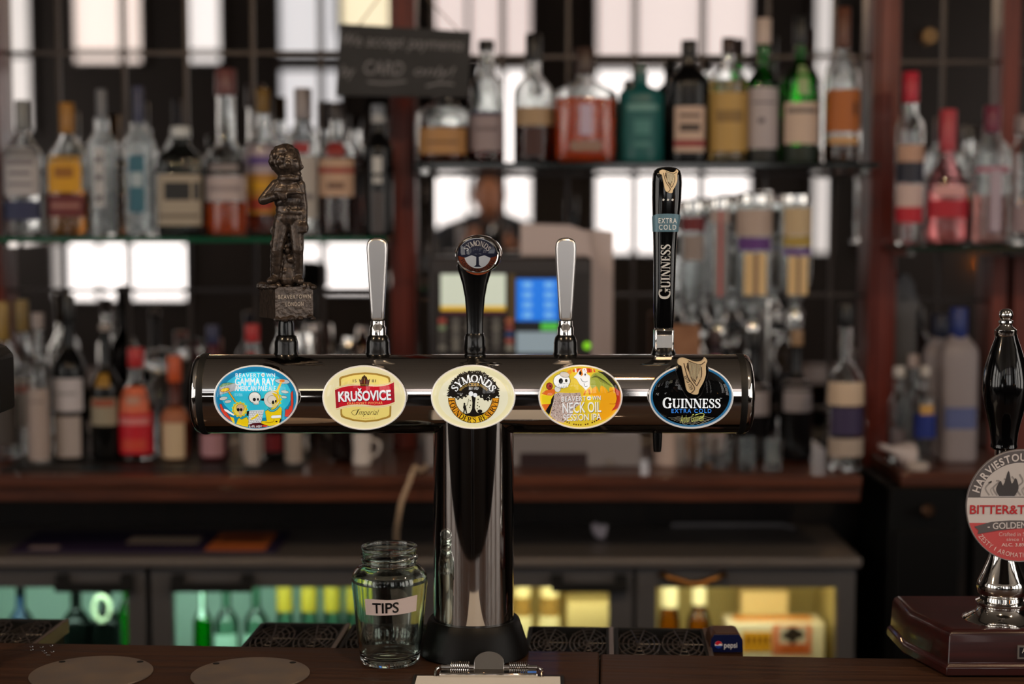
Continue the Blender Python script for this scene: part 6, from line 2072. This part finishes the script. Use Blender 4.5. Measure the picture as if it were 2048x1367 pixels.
MB().box(W_r * .06, W_r * .17, D_r * .1, D_r * .24, .004, .0046).build('pale_mark', ink((170, 150, 150)), t)
pts = [P(829, 935, 3.20), P(818, 965, 3.195), P(804, 1000, 3.19), P(797, 1035, 3.2), P(793, 1068, 3.24)]
pts.append(Vector((X(792, 3.3), 3.3, ZF + .005)))
pts = [Vector((X(850, 3.3), 3.30, LEDGE_Z + .0065)), Vector((X(838, 3.23), 3.225, LEDGE_Z + .009))] + pts
o = MB().tube(smooth_line([tuple(p_) for p_ in pts], 6), .0052, 10).build('power_cable', pm('cream cable', (196, 168, 140), .5))
tag(o, 'cream cable hanging from the ledge left of the chrome column', 'cable')
for k, pl_ in enumerate(([(1330, 1028), (1390, 1044), (1450, 1052), (1530, 1050), (1560, 1046)], [(1470, 1030), (1480, 1052)], [(1540, 1032), (1570, 1055), (1590, 1060)])):
    pts = [onz(x_, y_, ZF) for x_, y_ in pl_]
    o = MB().tube(smooth_line([(p_.x, min(p_.y, 3.6), ZF + .005) for p_ in pts], 6), .0035, 8).build('loose_cable', pm('grey cable', (150, 146, 150), .5))
    tag(o, ('long grey cable lying along the worktop under the ledge on the right', 'short grey cable crossing the long cable on the worktop', 'grey cable end nearest the right upright on the worktop')[k], 'cable', 'cables on the worktop')
pc = onz(1197, 1060, ZF)
mb = MB()
random.seed(9)
for k in range(9):
    mb.ball((random.uniform(-.014, .014), random.uniform(-.012, .012), random.uniform(.008, .03)), random.uniform(.008, .013), 8, 6)
o = mb.build('crumpled_tissue', pm('tissue', (206, 196, 206), .8), None, (pc.x, min(pc.y, 3.45), ZF + .004))
rm = o.modifiers.new('join', 'REMESH')
rm.mode = 'VOXEL'
rm.voxel_size = .003
tag(o, 'crumpled white tissue on the worktop right of the column', 'tissue')

# dark cabinet below the right ledge
t = thing('black_cabinet', 'tall black cabinet under the right ledge beside the hand pump', 'cabinet', (X(1858, 3.3), 3.3, 0))
wx = (X(1930, 3.3) - X(1786, 3.3)) / 2
ztp = min(Z(962, 3.3), LEDGE2_Z - .032)
MB().box(-wx, wx, 0, .3, .05, ztp).box(-wx + .02, wx - .02, .03, .28, .0005, .05).build('cabinet_body', pm('black laminate', (9, 9, 10), .5, spec=.2), t, bevel=.004)
MB().box(-wx + .012, wx - .012, -.012, .0, .08, ztp - .09).build('door', pm('black laminate', (9, 9, 10), .5, spec=.2), t, bevel=.003)
MB().lathe([(.005, -.016), (.012, -.02), (.014, -.028), (.008, -.034)], 20, axis='y', c=(0, 0, ztp - .045)).build('knob', pm('dark bronze', (96, 70, 54), .35, .8), t)
x0_, x1_ = X(1946, 3.3), X(1990, 3.3)
t = thing('steel_pipe', 'upright steel pipe beside the black cabinet', 'pipe', (X(1952, 3.34), 3.34, 0))
MB().lathe([(.008, .0005), (.008, LEDGE2_Z - .031)], 18).build('pipe_body', CHROME, t)
MB().lathe([(.012, .6), (.012, .63)], 18).build('joint', SATIN, t)

# two wall lamps of the room, seen in the right mirror
for k, (px, py, colr, e_) in enumerate(((1962, 526, (255, 150, 50), 30), (1853, 74, (255, 200, 130), .35))):
    v = P(px, py, YV)
    t = thing('wall_lamp', ('small orange wall lamp on the window wall, reflected below the right shelf', 'small dim wall lamp on the window wall, reflected above the right shelf')[k], 'lamp', (v.x, YW, v.z), group='wall lamps reflected in the right mirror')
    MB().lathe([(.03, 0), (.03, .01), (.008, .014), (.008, .07)], 20, axis='y').build('lamp_arm', pm('aged brass', (150, 112, 60), .3, 1), t)
    MB().ball((0, .09, 0), .024).build('bulb', pm('lit lamp %d' % k, colr, .4, em=e_), t)

# ------------------------------------------------------------------ photographer, seen in the mirror
pxx, pyy = -.11, -.44
person = MB()


def pv(x_, y_, z_):
    return (pxx + x_, pyy + y_, z_ * 1.025)


sk = MB()
sk.ball(pv(0, 0, 1.67), (.075, .095, .115))
sk.ball(pv(0, .06, 1.615), (.05, .04, .045))
sk.ball(pv(0, .1, 1.655), (.014, .02, .02), 10, 8)
for q_ in (-1, 1):
    sk.ball(pv(q_ * .077, -.005, 1.66), (.012, .022, .032), 10, 8)
sk.caps(pv(0, -.01, 1.48), pv(0, 0, 1.6), .06, .055)
sk.ball(pv(0, 0, 1.33), (.16, .1, .17))
sk.ball(pv(0, 0, 1.12), (.14, .095, .16))
sk.ball(pv(0, 0, .96), (.16, .105, .12))
for q_ in (-1, 1):
    sk.caps(pv(q_ * .05, 0, 1.48), pv(q_ * .19, 0, 1.45), .06, .055)
    sk.caps(pv(q_ * .2, 0, 1.44), pv(q_ * .31, .1, 1.24), .05, .042)
    sk.caps(pv(q_ * .31, .1, 1.24), pv(q_ * .09, .2, 1.44), .042, .03)
    sk.ball(pv(q_ * .075, .215, 1.47), (.028, .03, .045))
    for k in range(4):
        sk.caps(pv(q_ * .085, .225, 1.455 + k * .018), pv(q_ * .045, .262, 1.46 + k * .018), .0095, .0085, 8)
    sk.caps(pv(q_ * .07, .2, 1.445), pv(q_ * .05, .2, 1.425), .011, .009, 8)
    sk.caps(pv(q_ * .09, 0, .92), pv(q_ * .1, .02, .5), .085, .055)
    sk.caps(pv(q_ * .1, .02, .5), pv(q_ * .1, 0, .09), .055, .04)
    sk.caps(pv(q_ * .1, -.03, .05), pv(q_ * .11, .13, .04), .045, .038)
pe = sk.build('person', pm('skin', (176, 126, 104), .5))
rm = pe.modifiers.new('join', 'REMESH')
rm.mode = 'VOXEL'
rm.voxel_size = .008
rm.use_smooth_shade = True
tag(pe, 'person in a dark blue jacket holding a camera, reflected in the middle mirror', 'person')


def wear(mb_, name, mat):
    o_ = mb_.build(name, mat, pe)
    r_ = o_.modifiers.new('join', 'REMESH')
    r_.mode = 'VOXEL'
    r_.voxel_size = .008
    r_.use_smooth_shade = True
    return o_


jk = MB()
jk.ball(pv(0, 0, 1.33), (.185, .125, .185)).ball(pv(0, 0, 1.1), (.165, .12, .19)).ball(pv(0, 0, .97), (.18, .125, .12))
jk.caps(pv(0, -.01, 1.46), pv(0, -.01, 1.52), .08, .065)
for q_ in (-1, 1):
    jk.caps(pv(q_ * .05, -.01, 1.5), pv(q_ * .2, 0, 1.45), .09, .085)
    jk.caps(pv(q_ * .2, 0, 1.44), pv(q_ * .31, .1, 1.24), .082, .066)
    jk.caps(pv(q_ * .31, .1, 1.24), pv(q_ * .12, .18, 1.40), .066, .046)
wear(jk, 'jacket', pm('navy jacket', (44, 52, 66), .8))
tr = MB()
tr.ball(pv(0, 0, .93), (.172, .118, .12))
for q_ in (-1, 1):
    tr.caps(pv(q_ * .09, 0, .9), pv(q_ * .1, .02, .5), .095, .066)
    tr.caps(pv(q_ * .1, .02, .5), pv(q_ * .1, 0, .1), .066, .058)
wear(tr, 'trousers', pm('dark trousers', (30, 30, 36), .8))
sh_ = MB()
for q_ in (-1, 1):
    sh_.caps(pv(q_ * .1, -.03, .052), pv(q_ * .11, .14, .042), .051, .042)
wear(sh_, 'shoes', BLACKM)
hr = MB().ball(pv(0, -.018, 1.70), (.085, .098, .1)).ball(pv(0, -.05, 1.65), (.078, .07, .09))
wear(hr, 'hair', pm('dark hair', (34, 26, 22), .6))
t = thing('camera_body', 'black camera held up by the person reflected in the mirror', 'camera', (pxx, pyy + .262, 1.51))
MB().box(-.034, .034, -.03, .03, -.04, .04).box(-.02, .02, -.028, .028, .04, .062).build('body', BLACKM, t, bevel=.006)
MB().lathe([(.033, .03), (.035, .04), (.035, .1), (.031, .104), (.028, .09)], 32, axis='y').build('camera_lens', BLACK, t)
